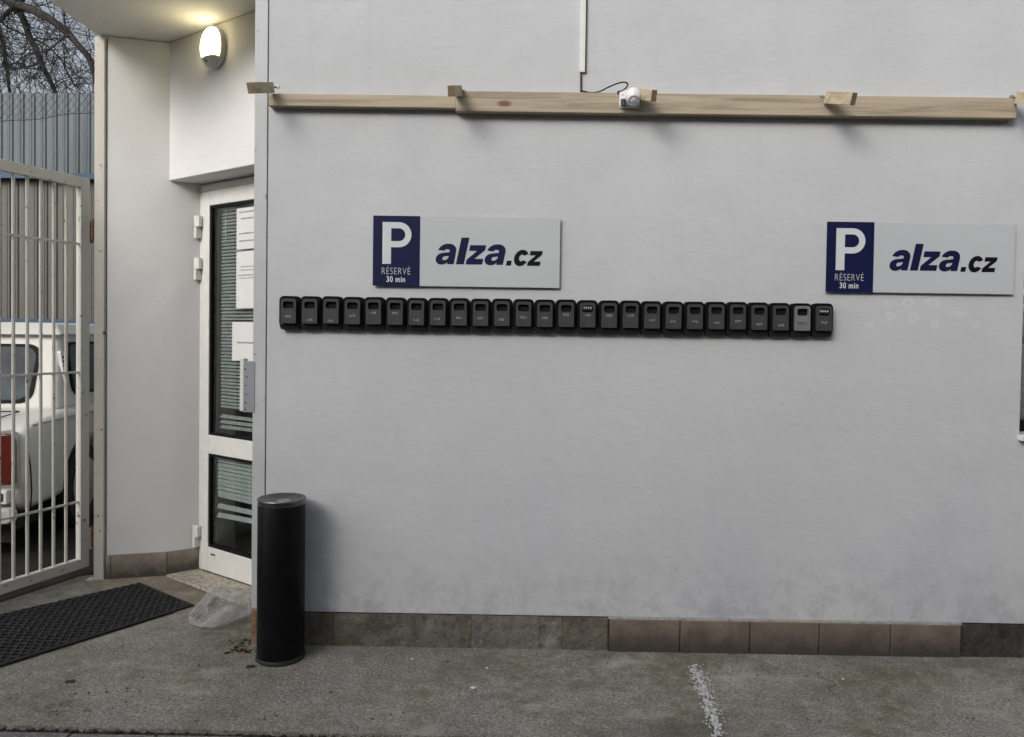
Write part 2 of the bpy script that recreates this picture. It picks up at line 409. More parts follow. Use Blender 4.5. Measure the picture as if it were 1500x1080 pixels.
# ------------------------------------------------------------------ ground
def sheet(name, pts, mat, z, depth=0):
    m = MB()
    if depth: m.prism([(x, y, z - depth) for x, y in pts], (0, 0, depth))
    else: m.add([(x, y, z) for x, y in pts], [tuple(range(len(pts)))])
    return m.build(name, mat)
tag(sheet('ground', [(-90, -60), (90, -60), (90, 160), (-90, 160)], M['yard'], -.03), kind='structure')
edge = []
x = 7.0
while x > -7:
    y = -.715 - .012 * (x + 2) + .010 * noise.noise(V3((x * 5, 0, 3))) + .006 * noise.noise(V3((x * 23, 1, 0)))
    edge.append((x, y)); x -= .05
pave = sheet('pavement', edge + [(-7, 5), (7, 5)], M['asphalt'], 0, .028); tag(pave, kind='structure')
joint = sheet('soil_joint', [(-7, -1.0), (7, -1.1), (7, -.6), (-7, -.6)], M['soil'], -.016); tag(joint, kind='structure')
# dirt crumbs along the joint
m = MB()
for i in range(900):
    x = random.uniform(-2.6, 2.6); y = -.728 - .012 * (x + 2) + random.gauss(0, .006); r = random.uniform(.0012, .0045)
    c = V3((x, y, -.012 + r * .6))
    u = V3((random.gauss(0, 1), random.gauss(0, 1), random.gauss(0, .6))).normalized() * r
    v = u.orthogonal().normalized() * r * random.uniform(.5, 1); m.obox(c, u, v, u.cross(v).normalized() * r * .6)
tag(m.build('joint_dirt', M['soil']), 'dark dirt crumbs caught in the pavement joint', 'dirt', kind='stuff')
slabs = sheet('slab_pavement', [(-7, -4.5), (7, -4.5), (7, -.745), (-7, -.745)], M['soil'], -.018); tag(slabs, kind='structure')
for r in range(3):
    x = -3.3 + .09 * r
    while x < 3.2:
        wd = .30
        y1 = -.748 - .012 * (x + 2) - r * .305
        z = -.004 + random.uniform(-.002, .002)
        m = MB().box((x + .004, y1 - .297, -.0175), (x + wd - .004, y1, z)); m.build('paving_slab', M['slab'], slabs, bevel=.004); x += wd

# ------------------------------------------------------------------ unseen building added behind the viewer to shade the lower wall
opp = world_thing('added_shade_building', 'plain unseen building added across the yard to shade the grey wall', 'building', (0, -9.5, 0))
MB().box((-13, -13, -.03), (16, -9.5, 6.0)).build('wall', M['opposite'], opp)
MB().box((-13.2, -13.2, 6.0), (16.2, -9.2, 6.2)).build('roof', M['yard'], opp)
for k in range(8):
    for z in (1.1, 4.2):
        wx = -11.0 + k * 3.3
        wo = MB().box((wx, -9.52, z), (wx + 1.3, -9.46, z + 1.6)).build('window', M['white_pvc'], opp); MB().box((wx + .07, -9.46, z + .07), (wx + 1.23, -9.445, z + 1.53)).build('pane', M['gasket'], wo)

# ------------------------------------------------------------------ main building
bld = world_thing('grey_building', 'long grey plastered building wall with stone and tile plinth', 'building', (0, 0, 0))
WX0, WZ0, WZ1 = ay(1497, 500).x, ay(1496, 637).z, ay(1498, 385).z
X1, ZT, ZP = 7.0, 5.4, .150
xs = [XL, WX0, WX0 + 1.0, X1]; zs = [ZP, WZ0, WZ1, ZT]
m = MB()
for i in range(3):
    for k in range(3):
        if (i, k) == (1, 1): continue
        m.add([(xs[i], 0, zs[k]), (xs[i + 1], 0, zs[k]), (xs[i + 1], 0, zs[k + 1]), (xs[i], 0, zs[k + 1])], [(0, 1, 2, 3)])
q = .22
x0, x1, z0, z1 = xs[1], xs[2], zs[1], zs[2]
m.add([(x0, 0, z0), (x1, 0, z0), (x1, 0, z1), (x0, 0, z1), (x0, q, z0), (x1, q, z0), (x1, q, z1), (x0, q, z1)], [(0, 1, 5, 4), (1, 2, 6, 5), (2, 3, 7, 6), (3, 0, 4, 7)])
m.add([(XL, 0, ZP), (X1, 0, ZP), (X1, .02, ZP), (XL, .02, ZP)], [(0, 1, 2, 3)])
m.add([(XL, 0, 0), (XL, 0, ZT), (XL, .3, ZT), (XL, .3, 0)], [(0, 1, 2, 3)])
m.build('wall', M['wall'], bld)
MB().box((XL, .012, -.02), (X1, .3, ZP)).build('foundation', M['stone_dark'], bld)
win = MB().box((x0, .12, z0), (x0 + .05, .17, z1)).box((x1 - .05, .12, z0), (x1, .17, z1)).box((x0 + .05, .12, z0), (x1 - .05, .17, z0 + .05)).box((x0 + .05, .12, z1 - .05), (x1 - .05, .17, z1)).build('window', M['gasket'], bld)
MB().box((x0 + .05, .14, z0 + .05), (x1 - .05, .15, z1 - .05)).build('pane', M['glass'], win)
MB().box((x0 - .006, -.03, z0 - .025), (x1 + .02, .115, z0 - .002)).build('sill', M['white_pvc'], win, bevel=.003)
for k in range(9): MB().box((x0 + .06, .19, z0 + .06 + k * .075), (x1 - .06, .20, z0 + .10 + k * .075)).build('blind_slat', M['slat'], win)
# corner strip (painted steel angle)
MB().box((XS, -.004, 0), (XL - .004, .02, ZT)).build('corner_strip', M['strip'], bld, bevel=.002)
# plinth stones and tiles
def plinth(p0, p1, mat, y, name, h=ZP, gap=.002, rough=0):
    xa, xb = ay(p0, 930).x + gap, ay(p1, 930).x - gap
    m = MB(); n = max(2, int((xb - xa) / .014)) if rough else 1; nz = 9 if rough else 1
    V = []; Fc = []
    for i in range(n + 1):
        for k in range(nz + 1):
            X = xa + (xb - xa) * i / n; Z = -.015 + (h + .013) * k / nz
            e = rough * (noise.noise(V3((X * 22, Z * 30, p0))) + .6 * noise.noise(V3((X * 65, Z * 70, p0)))) if rough else 0
            V.append((X, y + e, Z)); 
    nb = len(V)
    for i in range(n + 1):
        for k in range(nz + 1): V.append((V[i * (nz + 1) + k][0], .0115, V[i * (nz + 1) + k][2]))
    g = lambda i, k: i * (nz + 1) + k
    for i in range(n):
        for k in range(nz): Fc.append((g(i, k), g(i + 1, k), g(i + 1, k + 1), g(i, k + 1)))
        Fc.append((g(i, nz), g(i + 1, nz), g(i + 1, nz) + nb, g(i, nz) + nb))
        Fc.append((g(i, 0), g(i, 0) + nb, g(i + 1, 0) + nb, g(i + 1, 0)))
    for i in (0, n):
        for k in range(nz): Fc.append((g(i, k), g(i, k + 1), g(i, k + 1) + nb, g(i, k) + nb))
    m.add(V, Fc); return m.build(name, mat, bld, bevel=0 if rough else .003, smooth=bool(rough))
for a, b, mt in ((394, 488, 'stone'), (488, 690, 'stone'), (690, 790, 'stone_pale'), (790, 823, 'stone_pale'), (823, 890, 'stone'), (1406, 1560, 'stone_dark'), (1560, 1700, 'stone_dark')):
    plinth(a, b, M[mt], -.006, 'plinth_stone', ZP - .004, .001, .007)
tb = [891.5, 995, 1097, 1198, 1302, 1405]
for a, b in zip(tb, tb[1:]): plinth(a, b, M['tile'], -.016, 'plinth_tile', ZP - .006, .0022)
xa, xb = ay(891.5, 930).x, ay(1405, 930).x
MB().box((xa - .004, -.012, ZP - .0075), (xb + .004, .0, ZP - .0005)).build('mortar_bed', M['mortar'], bld)
MB().box((xa - .003, -.0095, -.01), (xb + .003, .0105, ZP - .009)).build('mortar_joint', M['soil'], bld)
# upper storey over the porch, and the room behind the door
MB().box((A.x - .05, 0.0, ZC), (XL - .002, 6, ZT)).build('soffit', M['soffit'], bld)
MB().box((XL + .002, .3, ZC + .05), (X1, 6, ZC + .2)).build('floor_slab', M['soffit'], bld)
MB().box((XL + .002, .3, ZT), (X1, 6, ZT + .12)).build('roof', M['yard'], bld)
# residue of removed stickers under the sign by the window
def blob(cx, cy, w_, h_, seed, ring=False):
    P = []; c = ay(cx, cy); n = 18
    for i in range(n):
        a = 2 * math.pi * i / n; k = 1 + .55 * noise.noise(V3((math.cos(a) * 1.8, math.sin(a) * 1.8, seed)))
        P.append((c.x + w_ / 2 / 332 * k * math.cos(a), c.z + h_ / 2 / 332 * k * math.sin(a)))
    if ring:
        I = [(c.x + (x - c.x) * .42 + .001, c.z + (z - c.z) * .42 - .001) for x, z in P]
        me = plate_hole(P, I, -.0011, -.0003); return mkobj('glue_residue', me, M['patch'], bld, smooth=True)
    return MB().prism([(x, -.0011, z) for x, z in P], (0, .0008, 0)).build('glue_residue', M['patch'], bld)
for i, a in enumerate([(1303, 444, 11, 10, 1), (1329, 443, 19, 15, 1), (1365, 444, 24, 14, 1), (1305, 463, 16, 15, 1), (1338, 465, 18, 14, 1), (1274, 476, 14, 9, 0), (1369, 476, 13, 12, 0), (1404, 459, 26, 8, 0), (1429, 477, 15, 10, 1), (1451, 481, 4, 3, 0)]): blob(*a[:4], i + 2.3, a[4])

# ------------------------------------------------------------------ entrance porch
por = world_thing('entrance_porch', 'white recessed entrance with angled glazed door under soffit', 'entrance', (B.x, B.y, 0))
E1 = B + dd * 1.35
A2 = V3((A.x, 1.6, 0)); J2 = J + nn * .25
def pl(pts, z0, z1, name, mat, par, bevel=.004): return MB().prism([(p.x, p.y, z0) for p in pts], (0, 0, z1 - z0)).build(name, mat, par, bevel=bevel)
pl([A, B, J, J2, A2], -.01, ZC - .001, 'wall', M['white_wall'], por, .008)
pl([B + dd * .0005, E1, E1 + nn * .40, J2 + dd * .0005, J + dd * .0005], zl, ZC - .001, 'lintel', M['white_wall'], por, .006)
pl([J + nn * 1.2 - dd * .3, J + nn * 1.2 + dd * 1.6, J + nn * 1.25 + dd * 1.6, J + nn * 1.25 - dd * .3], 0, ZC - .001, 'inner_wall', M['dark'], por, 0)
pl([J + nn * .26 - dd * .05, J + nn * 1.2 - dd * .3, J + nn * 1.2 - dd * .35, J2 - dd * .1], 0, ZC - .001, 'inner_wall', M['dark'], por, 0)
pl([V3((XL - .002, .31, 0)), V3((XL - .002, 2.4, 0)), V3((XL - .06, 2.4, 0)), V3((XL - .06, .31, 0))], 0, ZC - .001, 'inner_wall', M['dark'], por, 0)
# skirting tiles
hs_ = .137
def skirt(p, q_, out, name='skirting_tile'):
    d = (q_ - p).normalized(); p = p + d * .0015; q_ = q_ - d * .0015
    return MB().prism([(p.x, p.y, -.008), (q_.x, q_.y, -.008), ((q_ - out * .012).x, (q_ - out * .012).y, -.008), ((p - out * .012).x, (p - out * .012).y, -.008)], (0, 0, hs_ + .008)).build(name, M['tile_lobby'], por, bevel=.002)
fo = V3((-(B - A).y, (B - A).x, 0)).normalized()
C0 = A + (B - A).normalized() * .028
skirt(A - fo * .0005, C0 - fo * .0005, fo); skirt(C0 - fo * .0005, B - fo * .0005, fo)
ro = V3((-(J - B).y, (J - B).x, 0)).normalized()
skirt(B - ro * .0005 , J - ro * .0005, ro)
# threshold and tan screed in front of it
T0, T1 = J + dd * .003 - nn * .0, J + dd * 1.1
pl([B + dd * .02 - nn * .02, B + dd * 1.2 - nn * .05, T1, T0], .0005, .014, 'threshold', M['terrazzo'], por, .004)
# door (frame, leaf, panes ...)
def dp(px, py): return apl(px, py, J, nn)            # pixel on the door plane
def du(px, py=500): return (dp(px, py) - J).dot(dd)
U = lambda u, z, o=0.0: J + dd * u + nn * o + V3((0, 0, z))
def dbox(mb, u0, u1, z0, z1, o0, o1): return mb.prism([U(u0, z0, o0), U(u1, z0, o0), U(u1, z0, o1), U(u0, z0, o1)], (0, 0, z1 - z0))
DW = .93; ztop = 2.224
u_f, u_l, u_g = .0, du(299), du(308.5, 480)
zg0, zg1 = dp(309, 302).z, dp(309, 637).z        # upper glass top, bottom
zh0, zh1 = dp(307, 664).z, dp(306, 800).z
m = MB(); dbox(m, .002, u_l - .003, .015, ztop - .04, .0, .07); dbox(m, DW + .003, DW + .06, .015, ztop - .04, .0, .07); dbox(m, .002, DW + .06, ztop - .04, ztop, .0, .07)
door = m.build('door', M['white_pvc'], por, bevel=.004)
m = MB(); ug1 = DW - (u_g - u_l)
dbox(m, u_l, u_g, .022, ztop - .043, -.012, .05); dbox(m, ug1, DW, .022, ztop - .043, -.012, .05)
dbox(m, u_g, ug1, zg0, ztop - .043, -.012, .05); dbox(m, u_g, ug1, zh0, zg1, -.012, .05); dbox(m, u_g, ug1, .022, zh1, -.012, .05)
m.build('door_leaf', M['white_pvc'], door, bevel=.004)
for (za, zb) in ((zg1, zg0), (zh1, zh0)):
    m = MB(); g = .014
    dbox(m, u_g, u_g + g, za, zb, -.006, .03); dbox(m, ug1 - g, ug1, za, zb, -.006, .03); dbox(m, u_g + g, ug1 - g, zb - g, zb, -.006, .03); dbox(m, u_g + g, ug1 - g, za, za + g, -.006, .03)
    m.build('gasket', M['gasket'], door)
    dbox(MB(), u_g + g, ug1 - g, za + g, zb - g, .004, .010).build('glass_pane', M['glass'], door)
def blind(u0, u1, zhi, zlo, pitch, mat, wob=.0, tilt=.6, hw=.0072):
    m = MB(); z = zhi
    while z > zlo:
        s = random.gauss(0, wob); c = U((u0 + u1) / 2, z, .032)
        ax = dd * ((u1 - u0) / 2) + V3((0, 0, s)); v = (nn * math.cos(tilt) + V3((0, 0, math.sin(tilt)))) * hw
        m.obox(c, ax, v, ax.cross(v).normalized() * .0004); z -= pitch
    for uu in (u0 + .06, u1 - .06, (u0 + u1) / 2): m.tube([U(uu, zhi, .0205), U(uu, zlo, .0205)], .0012, 4)
    o = m.build('blind', mat, door); o['kind'] = 'stuff'; return o
blind(u_g + .055, ug1 - .02, zg0 - .03, dp(330, 602).z, .0190, M['slat'], .0004, 1.0)
blind(u_g + .055, ug1 - .02, dp(330, 612).z, dp(330, 634).z, .028, M['slat'], .002, .9, .011)
blind(u_g + .03, ug1 - .02, zh0 - .02, dp(330, 735).z, .0220, M['slat_light'], .0010, 1.15, .0092)
blind(u_g + .03, ug1 - .02, dp(330, 745).z, dp(330, 768).z, .045, M['slat_light'], .006, 1.0, .014)
dbox(MB(), u_g + .05, ug1 - .02, zg0 - .03, zg0 - .004, .031, .055).build('blind_rail', M['slat_light'], door)
m = MB(); m.tube([U(du(325), zg0 - .02, .018), U(du(325.5), zg0 - .20, .018)], .002, 5); m.build('blind_cord', M['white_pvc'], door)
for (y0, y1) in ((318, 350), (379, 411), (768, 800)):
    za, zb = dp(291, y1).z, dp(291, y0).z; zm = za + (zb - za) * .5
    m = MB(); dbox(m, -.004, .048, zm, zb, -.036, -.0125); dbox(m, -.004, .022, za, zm - .002, -.036, -.002)
    m.tube([U(.002, za - .004, -.028), U(.002, zb + .004, -.028)], .007, 8)
    m.build('hinge', M['white_pvc'], door, bevel=.003)
m = MB(); c = dp(315, 812); dbox(m, du(312, 812), du(318, 812), c.z - .004, c.z + .004, -.0145, -.0125); m.build('drain_slot', M['gasket'], door)
# tan screed patch
tp = sheet('screed', [(A.x - .03, A.y - .012), (B.x + .0, B.y - .016), ((B + dd * .55 - nn * .055).x, (B + dd * .55 - nn * .055).y), (-1.50, .24), (-1.80, .46), (-2.28, .70)], M['tan'], .004); tag(tp, kind='structure')

# paper notices on the door glass
def notice(px0, px1, py0, py1, label, lines):
    u0, u1 = du(px0, (py0 + py1) / 2), du(px0, (py0 + py1) / 2) + .21
    z0, z1 = dp(px0, py1).z, dp(px0, py0).z
    o = world_thing('paper_notice', label, 'notice', U(u0, z0, .003), 'paper notices on the door')
    dbox(MB(), u0, u1, z0, z1, .0022, .0032).build('sheet', M['paper'], o)
    for (fy, f0, f1, t) in lines:
        m = MB(); z = z1 - (z1 - z0) * fy; u = u0 + .21 * f0
        while u < u0 + .21 * f1:
            wd = random.uniform(.004, .012); dbox(m, u, u + wd, z - t / 2, z + t / 2, .0014, .0020); u += wd + random.uniform(.003, .007)
        m.build('text_line', M['ink'], o)
notice(346, 372, 306, 366, 'white notice highest on the door glass, above two other sheets', [(.10, .12, .9, .008), (.26, .2, .8, .008), (.62, .12, .9, .008), (.80, .12, .9, .008)])
notice(345.5, 372, 369, 452, 'tall white notice in the middle of the door glass, second from top', [(.27, .18, .75, .005), (.33, .18, .8, .005), (.42, .10, .9, .007), (.47, .10, .85, .005)])
notice(339.5, 372, 472, 528, 'lowest white notice on the door glass, just above the grey box', [(.53, .22, .95, .010)])
# grey metal box on the end of the wall
c0, c1 = ay(356, 604, -.006), ay(373.5, 530, -.006)
gb = world_thing('metal_box', 'narrow bluish grey metal box on the wall corner beside the door', 'metal box', (c0.x, 0, c0.z))
MB().box((c0.x, -.0065, c0.z), (c1.x, -.0045, c1.z)).box((c0.x, -.0045, c0.z), (XS - .001, .09, c1.z)).build('housing', M['greymetal'], gb, bevel=.0015)
MB().box((c0.x - .018, .0, c0.z + .004), (c0.x - .0005, .05, c1.z + .012)).build('edge_strip', M['white_pvc'], gb, bevel=.002)
for py in (541, 552, 565, 578, 590, 600):
    c = ay(358.5 + random.uniform(0, 3), py, -.0065); MB().lathe([(.003, 0), (.003, .002), (.0015, .003)], (c.x, c.y, c.z), 8, Matrix.Rotation(math.pi / 2, 3, 'X')).build('rivet', M['gasket'], gb)

# bulkhead lamp
lo = apl(318, 72, B, nn)
lamp = world_thing('wall_lamp', 'lit oval bulkhead lamp with grey lower cover above the door', 'lamp', lo)
LM = Matrix((dd, V3((0, 0, 1)), -nn)).transposed()        # local x along wall, y up, z out of the wall
def oval(a, b, n=40): return [(a * math.cos(2 * math.pi * i / n), b * math.sin(2 * math.pi * i / n)) for i in range(n)]
def shell(mb, rings, n=40, close=True):
    V = []; base = len(mb.v)
    for (a, b, z) in rings: V += [LM @ V3((x, y, z)) + lo for x, y in oval(a, b, n)]
    Fc = [(i * n + k, i * n + (k + 1) % n, (i + 1) * n + (k + 1) % n, (i + 1) * n + k) for i in range(len(rings) - 1) for k in range(n)]
    Fc += [tuple(range(n - 1, -1, -1)), tuple((len(rings) - 1) * n + k for k in range(n))]
    mb.add(V, Fc); return mb
shell(MB(), [(.080, .107, .0005), (.081, .108, .012), (.080, .107, .026), (.076, .103, .030)]).build('base', M['lamp_grey'], lamp, smooth=True)
rings = []
for i in range(9):
    t = i / 8 * math.pi / 2; k = max(.02, math.cos(t)) ** .62
    rings.append((.076 * k, .103 * k, .0305 + .040 * math.sin(t)))
me = shell(MB(), rings).mesh('diffuser'); bm = bmesh.new(); bm.from_mesh(me)
cutz = lo.z - .058
bmesh.ops.bisect_plane(bm, geom=bm.verts[:] + bm.edges[:] + bm.faces[:], plane_co=(0, 0, cutz), plane_no=(0, 0, 1), clear_inner=True)
bm.to_mesh(me); bm.free(); mkobj('diffuser', me, M['lamp'], lamp, smooth=True)
me = shell(MB(), [(a * 1.04, b * 1.04, z + .002) for a, b, z in rings]).mesh('cover'); bm = bmesh.new(); bm.from_mesh(me)
bmesh.ops.bisect_plane(bm, geom=bm.verts[:] + bm.edges[:] + bm.faces[:], plane_co=(0, 0, cutz + .001), plane_no=(0, 0, 1), clear_outer=True)
bm.to_mesh(me); bm.free(); cv = mkobj('cover', me, M['lamp_grey'], lamp, smooth=True)
c = LM @ V3((0, -.080, .062)) + lo
MB().lathe([(.008, 0), (.008, .005), (.004, .008)], c, 14, LM).build('sensor', M['shutter_light'], cv, smooth=True)

# ------------------------------------------------------------------ battens, blocks, camera, cable
def batten(x0, x1, z0, z1, dep, label, y_back=-.0008):
    o = MB().box((x0, -dep, z0), (x1, y_back, z1)).build('wooden_batten', M['wood'], None, bevel=.002)
    return tag(o, label, 'batten', 'pine battens on the wall')
YB = -.046
pL0, pL1 = ay(393, 153, -.040), ay(668, 139, -.040)
batten(pL0.x, ay(667.5, 150, -.040).x, ay(530, 156.5, -.040).z, ay(530, 138.5, -.040).z, .040, 'shorter thinner pine batten starting at the wall corner strip')
zb0, zb1 = ay(1080, 168, YB).z, ay(1080, 138.2, YB).z
xr0, xr1 = ay(667.5, 150, YB).x, ay(1489.5, 160, YB).x
batten(ay(667.5, 150, -.040).x + .001, xr1, zb0, zb1, -YB, 'long thick pine batten carrying the white dome camera')
def block(px0, py0, px1, py1, hh, ww, label, screw):
    a = ay(px0, py0, -.0475); b = ay(px1, py1, -.205)
    t = (b - a).normalized(); r = t.cross(V3((0, 0, 1))).normalized(); u = r.cross(t)
    o = world_thing('wooden_block', label, 'wood block', a, 'pine blocks along the battens')
    a2 = a + t * .012
    MB().obox((a2 + b) / 2, (b - a2) / 2, r * ww / 2, u * hh / 2).build('stick', M['wood_y'], o, bevel=.0015)
    MB().obox(b + t * .0007, t * .0006, r * (ww / 2 - .0006), u * (hh / 2 - .0006)).build('end_face', M['endgrain'], o)
    m = MB(); s = ay(px0 + screw, py0 - 1, -.042); m.tube([a2 + t * .01 + r * (-ww / 2) * (1 if screw < 0 else -1), s], .004, 8); m.obox(s, (.007, 0, 0), (0, .006, 0), (0, 0, .005)); m.build('screw', M['zinc'], o)
block(400, 128.5, 366.3, 129, .044, .026, 'pine block sticking out at the wall corner strip', 7)
block(673, 133.5, 661, 133.5, .044, .030, 'pine block at the joint between the two battens', 7)
block(936, 138, 958, 140.5, .046, .024, 'pine block right beside the white dome camera', -5)
block(1209, 143, 1250.5, 145.2, .050, .025, 'cracked pine block above the sign nearest the window', -6)
block(1488, 143, 1536, 145.5, .050, .025, 'pine block at the window end of the long batten', -6)
# dome camera
cc = ay(924, 147, YB)
dc = world_thing('dome_camera', 'white dome security camera screwed to the long pine batten', 'camera', (cc.x, YB, cc.z))
zz = 1 / 340
me = MB().prism([(cc.x + x, YB - .0008, cc.z + z) for x, z in rrect(-.050, .038, -.036, .040, .012)], (0, -.012, 0)).build('mount_plate', M['white_cam'], dc, bevel=.003)
ctr = V3((cc.x + .004, YB - .040, cc.z + .004)); R_ = .036
prof = [(R_ * math.sin(math.pi * i / 16), -R_ * math.cos(math.pi * i / 16)) for i in range(1, 16)]
MB().lathe(prof, ctr, 28).build('dome', M['white_cam'], dc, smooth=True)
Rt = Matrix.Rotation(math.radians(48), 3, 'X') @ Matrix.Rotation(math.pi / 2, 3, 'X')
MB().lathe([(.026, 0), (.026, .004), (.022, .006), (.021, .002)], ctr + Rt @ V3((0, 0, .027)) , 24, Rt).build('lens_ring', M['white_cam'], dc, smooth=True)
MB().lathe([(.015, 0), (.013, .003), (.007, .005)], ctr + Rt @ V3((0, 0, .0295)), 20, Rt).build('lens', M['bin_black'], dc, smooth=True)
MB().lathe([(.011, 0), (.012, .012), (.012, .028)], (cc.x - .036, YB - .034, cc.z - .036), 14).build('speaker', M['shutter'], dc, smooth=True)
for dx, dz in ((-.037, .018), (.016, .034), (.030, .033)): MB().lathe([(.0035, 0), (.003, .002)], (cc.x + dx, YB - .0128, cc.z + dz), 8, Matrix.Rotation(math.pi / 2, 3, 'X')).build('screw', M['zinc'], dc)
P = [ay(x, y, Y) for x, y, Y in ((851, 133, -.006), (866, 136, -.012), (879, 134, -.025), (890, 128.5, -.034), (903, 123, -.038), (913, 120.5, -.042), (918.5, 122, -.046), (919.5, 125, -.051), (916, 130, -.055), (911, 133.5, -.057), (905.5, 134.5, -.056), (906, 138, -.050))]
def smooth_path(P, n=6):
    out = []
    for i in range(len(P) - 1):
        p0, p1, p2, p3 = P[max(i - 1, 0)], P[i], P[i + 1], P[min(i + 2, len(P) - 1)]
        for k in range(n):
            t = k / n; out.append(.5 * ((2 * p1) + (-p0 + p2) * t + (2 * p0 - 5 * p1 + 4 * p2 - p3) * t * t + (-p0 + 3 * p1 - 3 * p2 + p3) * t ** 3))
    return out + [P[-1]]
tag(MB().tube(smooth_path(P), .0032, 8).build('camera_cable', M['black_plastic'], None, smooth=True), 'thin black cable looping above the batten to the dome camera', 'cable')
cd0, cd1 = ay(849, 107), ay(856.5, 107)
cd = world_thing('cable_conduit', 'narrow white cable conduit running down the wall to the batten', 'conduit', (cd0.x, 0, cd0.z))
MB().box((cd0.x, -.014, cd0.z), (cd1.x, -.0006, ZT)).build('duct', M['white_pvc'], cd, bevel=.002)
MB().box((cd1.x + .0008, -.010, cd0.z - .002), (cd1.x + .004, -.0006, ZT)).build('duct_edge', M['shutter'], cd)
m = MB(); m.tube([ay(851, 106, -.007), ay(851, 120, -.006), ay(851, 135, -.006)], .0036, 8); m.build('cable', M['black_plastic'], cd)

# ------------------------------------------------------------------ parking signs
DG = bpy.context.evaluated_depsgraph_get
def text_mesh(txt, size_h, width, bold=0.0, shear=0.0, space=1.0, ext=.0006):
    cu = bpy.data.curves.new('lettering', 'FONT'); cu.body = txt; cu.offset = bold; cu.shear = shear; cu.space_character = space
    cu.extrude = 0; cu.resolution_u = 6
    ob = bpy.data.objects.new('lettering', cu); COL.objects.link(ob)
    bpy.context.view_layer.update()
    me = bpy.data.meshes.new_from_object(ob.evaluated_get(DG())); bpy.data.objects.remove(ob); bpy.data.curves.remove(cu)
    xs_ = [v.co.x for v in me.vertices]; ys = [v.co.y for v in me.vertices]
    sx, sy = width / (max(xs_) - min(xs_)), size_h / (max(ys) - min(ys)); x0, y0 = min(xs_), min(ys)
    for v in me.vertices: v.co = V3(((v.co.x - x0) * sx, 0, (v.co.y - y0) * sy))
    return me
def glyph_mesh(splines):
    """heavy italic lettering drawn from closed outlines (list of (outer, [holes])) in x,z"""
    bm = bmesh.new()
    for outer, holes in splines:
        ed = []
        for lp in [outer] + holes:
            vs = [bm.verts.new((x, 0, z)) for x, z in lp]; ed += [bm.edges.new((vs[i], vs[(i + 1) % len(vs)])) for i in range(len(vs))]
        bmesh.ops.triangle_fill(bm, use_beauty=True, edges=ed)
    me = bpy.data.meshes.new('lettering'); bm.to_mesh(me); bm.free(); return me
SW, SH = .818, .305
def make_sign(ox, oz, label):
    o = thing('parking_sign', label, 'sign', (ox, 0, oz), 0, 'parking signs on the grey wall')
    yf = -.016
    MB().box((0, yf, 0), (SW, yf + .004, SH)).build('panel', M['sign_white'], o, bevel=.0006)
    MB().box((-.0006, yf - .0006, -.0006), (.2055, yf - .0001, SH + .0006)).build('blue_field', M['navy'], o)
    for x, z in ((.03, .03), (SW - .03, .03), (.03, SH - .03), (SW - .03, SH - .03)): MB().lathe([(.012, 0), (.012, .0105)], (x, -.0008, z), 12, Matrix.Rotation(math.pi / 2, 3, 'X')).build('standoff', M['zinc'], o)
    def put(me, name, mat, x, z, y=yf - .0009):
        me.transform(Matrix.Translation((x, y, z))); mkobj(name, me, mat, o)
    k = SW / 271.0                               # metres per photo pixel on the sign
    U_ = lambda px, py: ((px - 546) * k, SH - (py - 316.5) * k)
    # P
    x0, zt = U_(559.5, 325.5); zb = U_(0, 386)[1]; wP = 42 * k; hP = zt - zb; st = .30 * wP; bowl = .60 * hP; rr = bowl / 2
    out = [(x0, zb), (x0 + st, zb), (x0 + st, zt - bowl)] + [(x0 + wP - rr + rr * math.sin(a), zt - rr - rr * math.cos(a)) for a in [math.pi * i / 16 for i in range(17)]] + [(x0, zt)]
    ri = rr - .115 * hP * 1.28
    hole = [(x0 + st, zt - rr - ri)] + [(x0 + wP - rr + ri * math.sin(a), zt - rr - ri * math.cos(a)) for a in [math.pi * i / 12 for i in range(13)]] + [(x0 + st, zt - rr + ri)]
    put(glyph_mesh([(out, [hole])]), 'letter', M['white_ink'], 0, 0)
    x, z = U_(559, 401); put(text_mesh('RÉSERVÉ', 12.2 * k, 41.5 * k, -.018, 0, 1.1), 'lettering', M['white_ink'], x, z)
    x, z = U_(566, 412.3); put(text_mesh('30 min', 8.6 * k, 27 * k, .022, 0, 1.12), 'lettering', M['white_ink'], x, z)
    for name, (G, mat) in ALZA.items(): put(glyph_mesh([([U_(*p) for p in oo], [[U_(*p) for p in h] for h in hh]) for oo, hh in G]), 'lettering', M[mat], 0, 0)
    return o
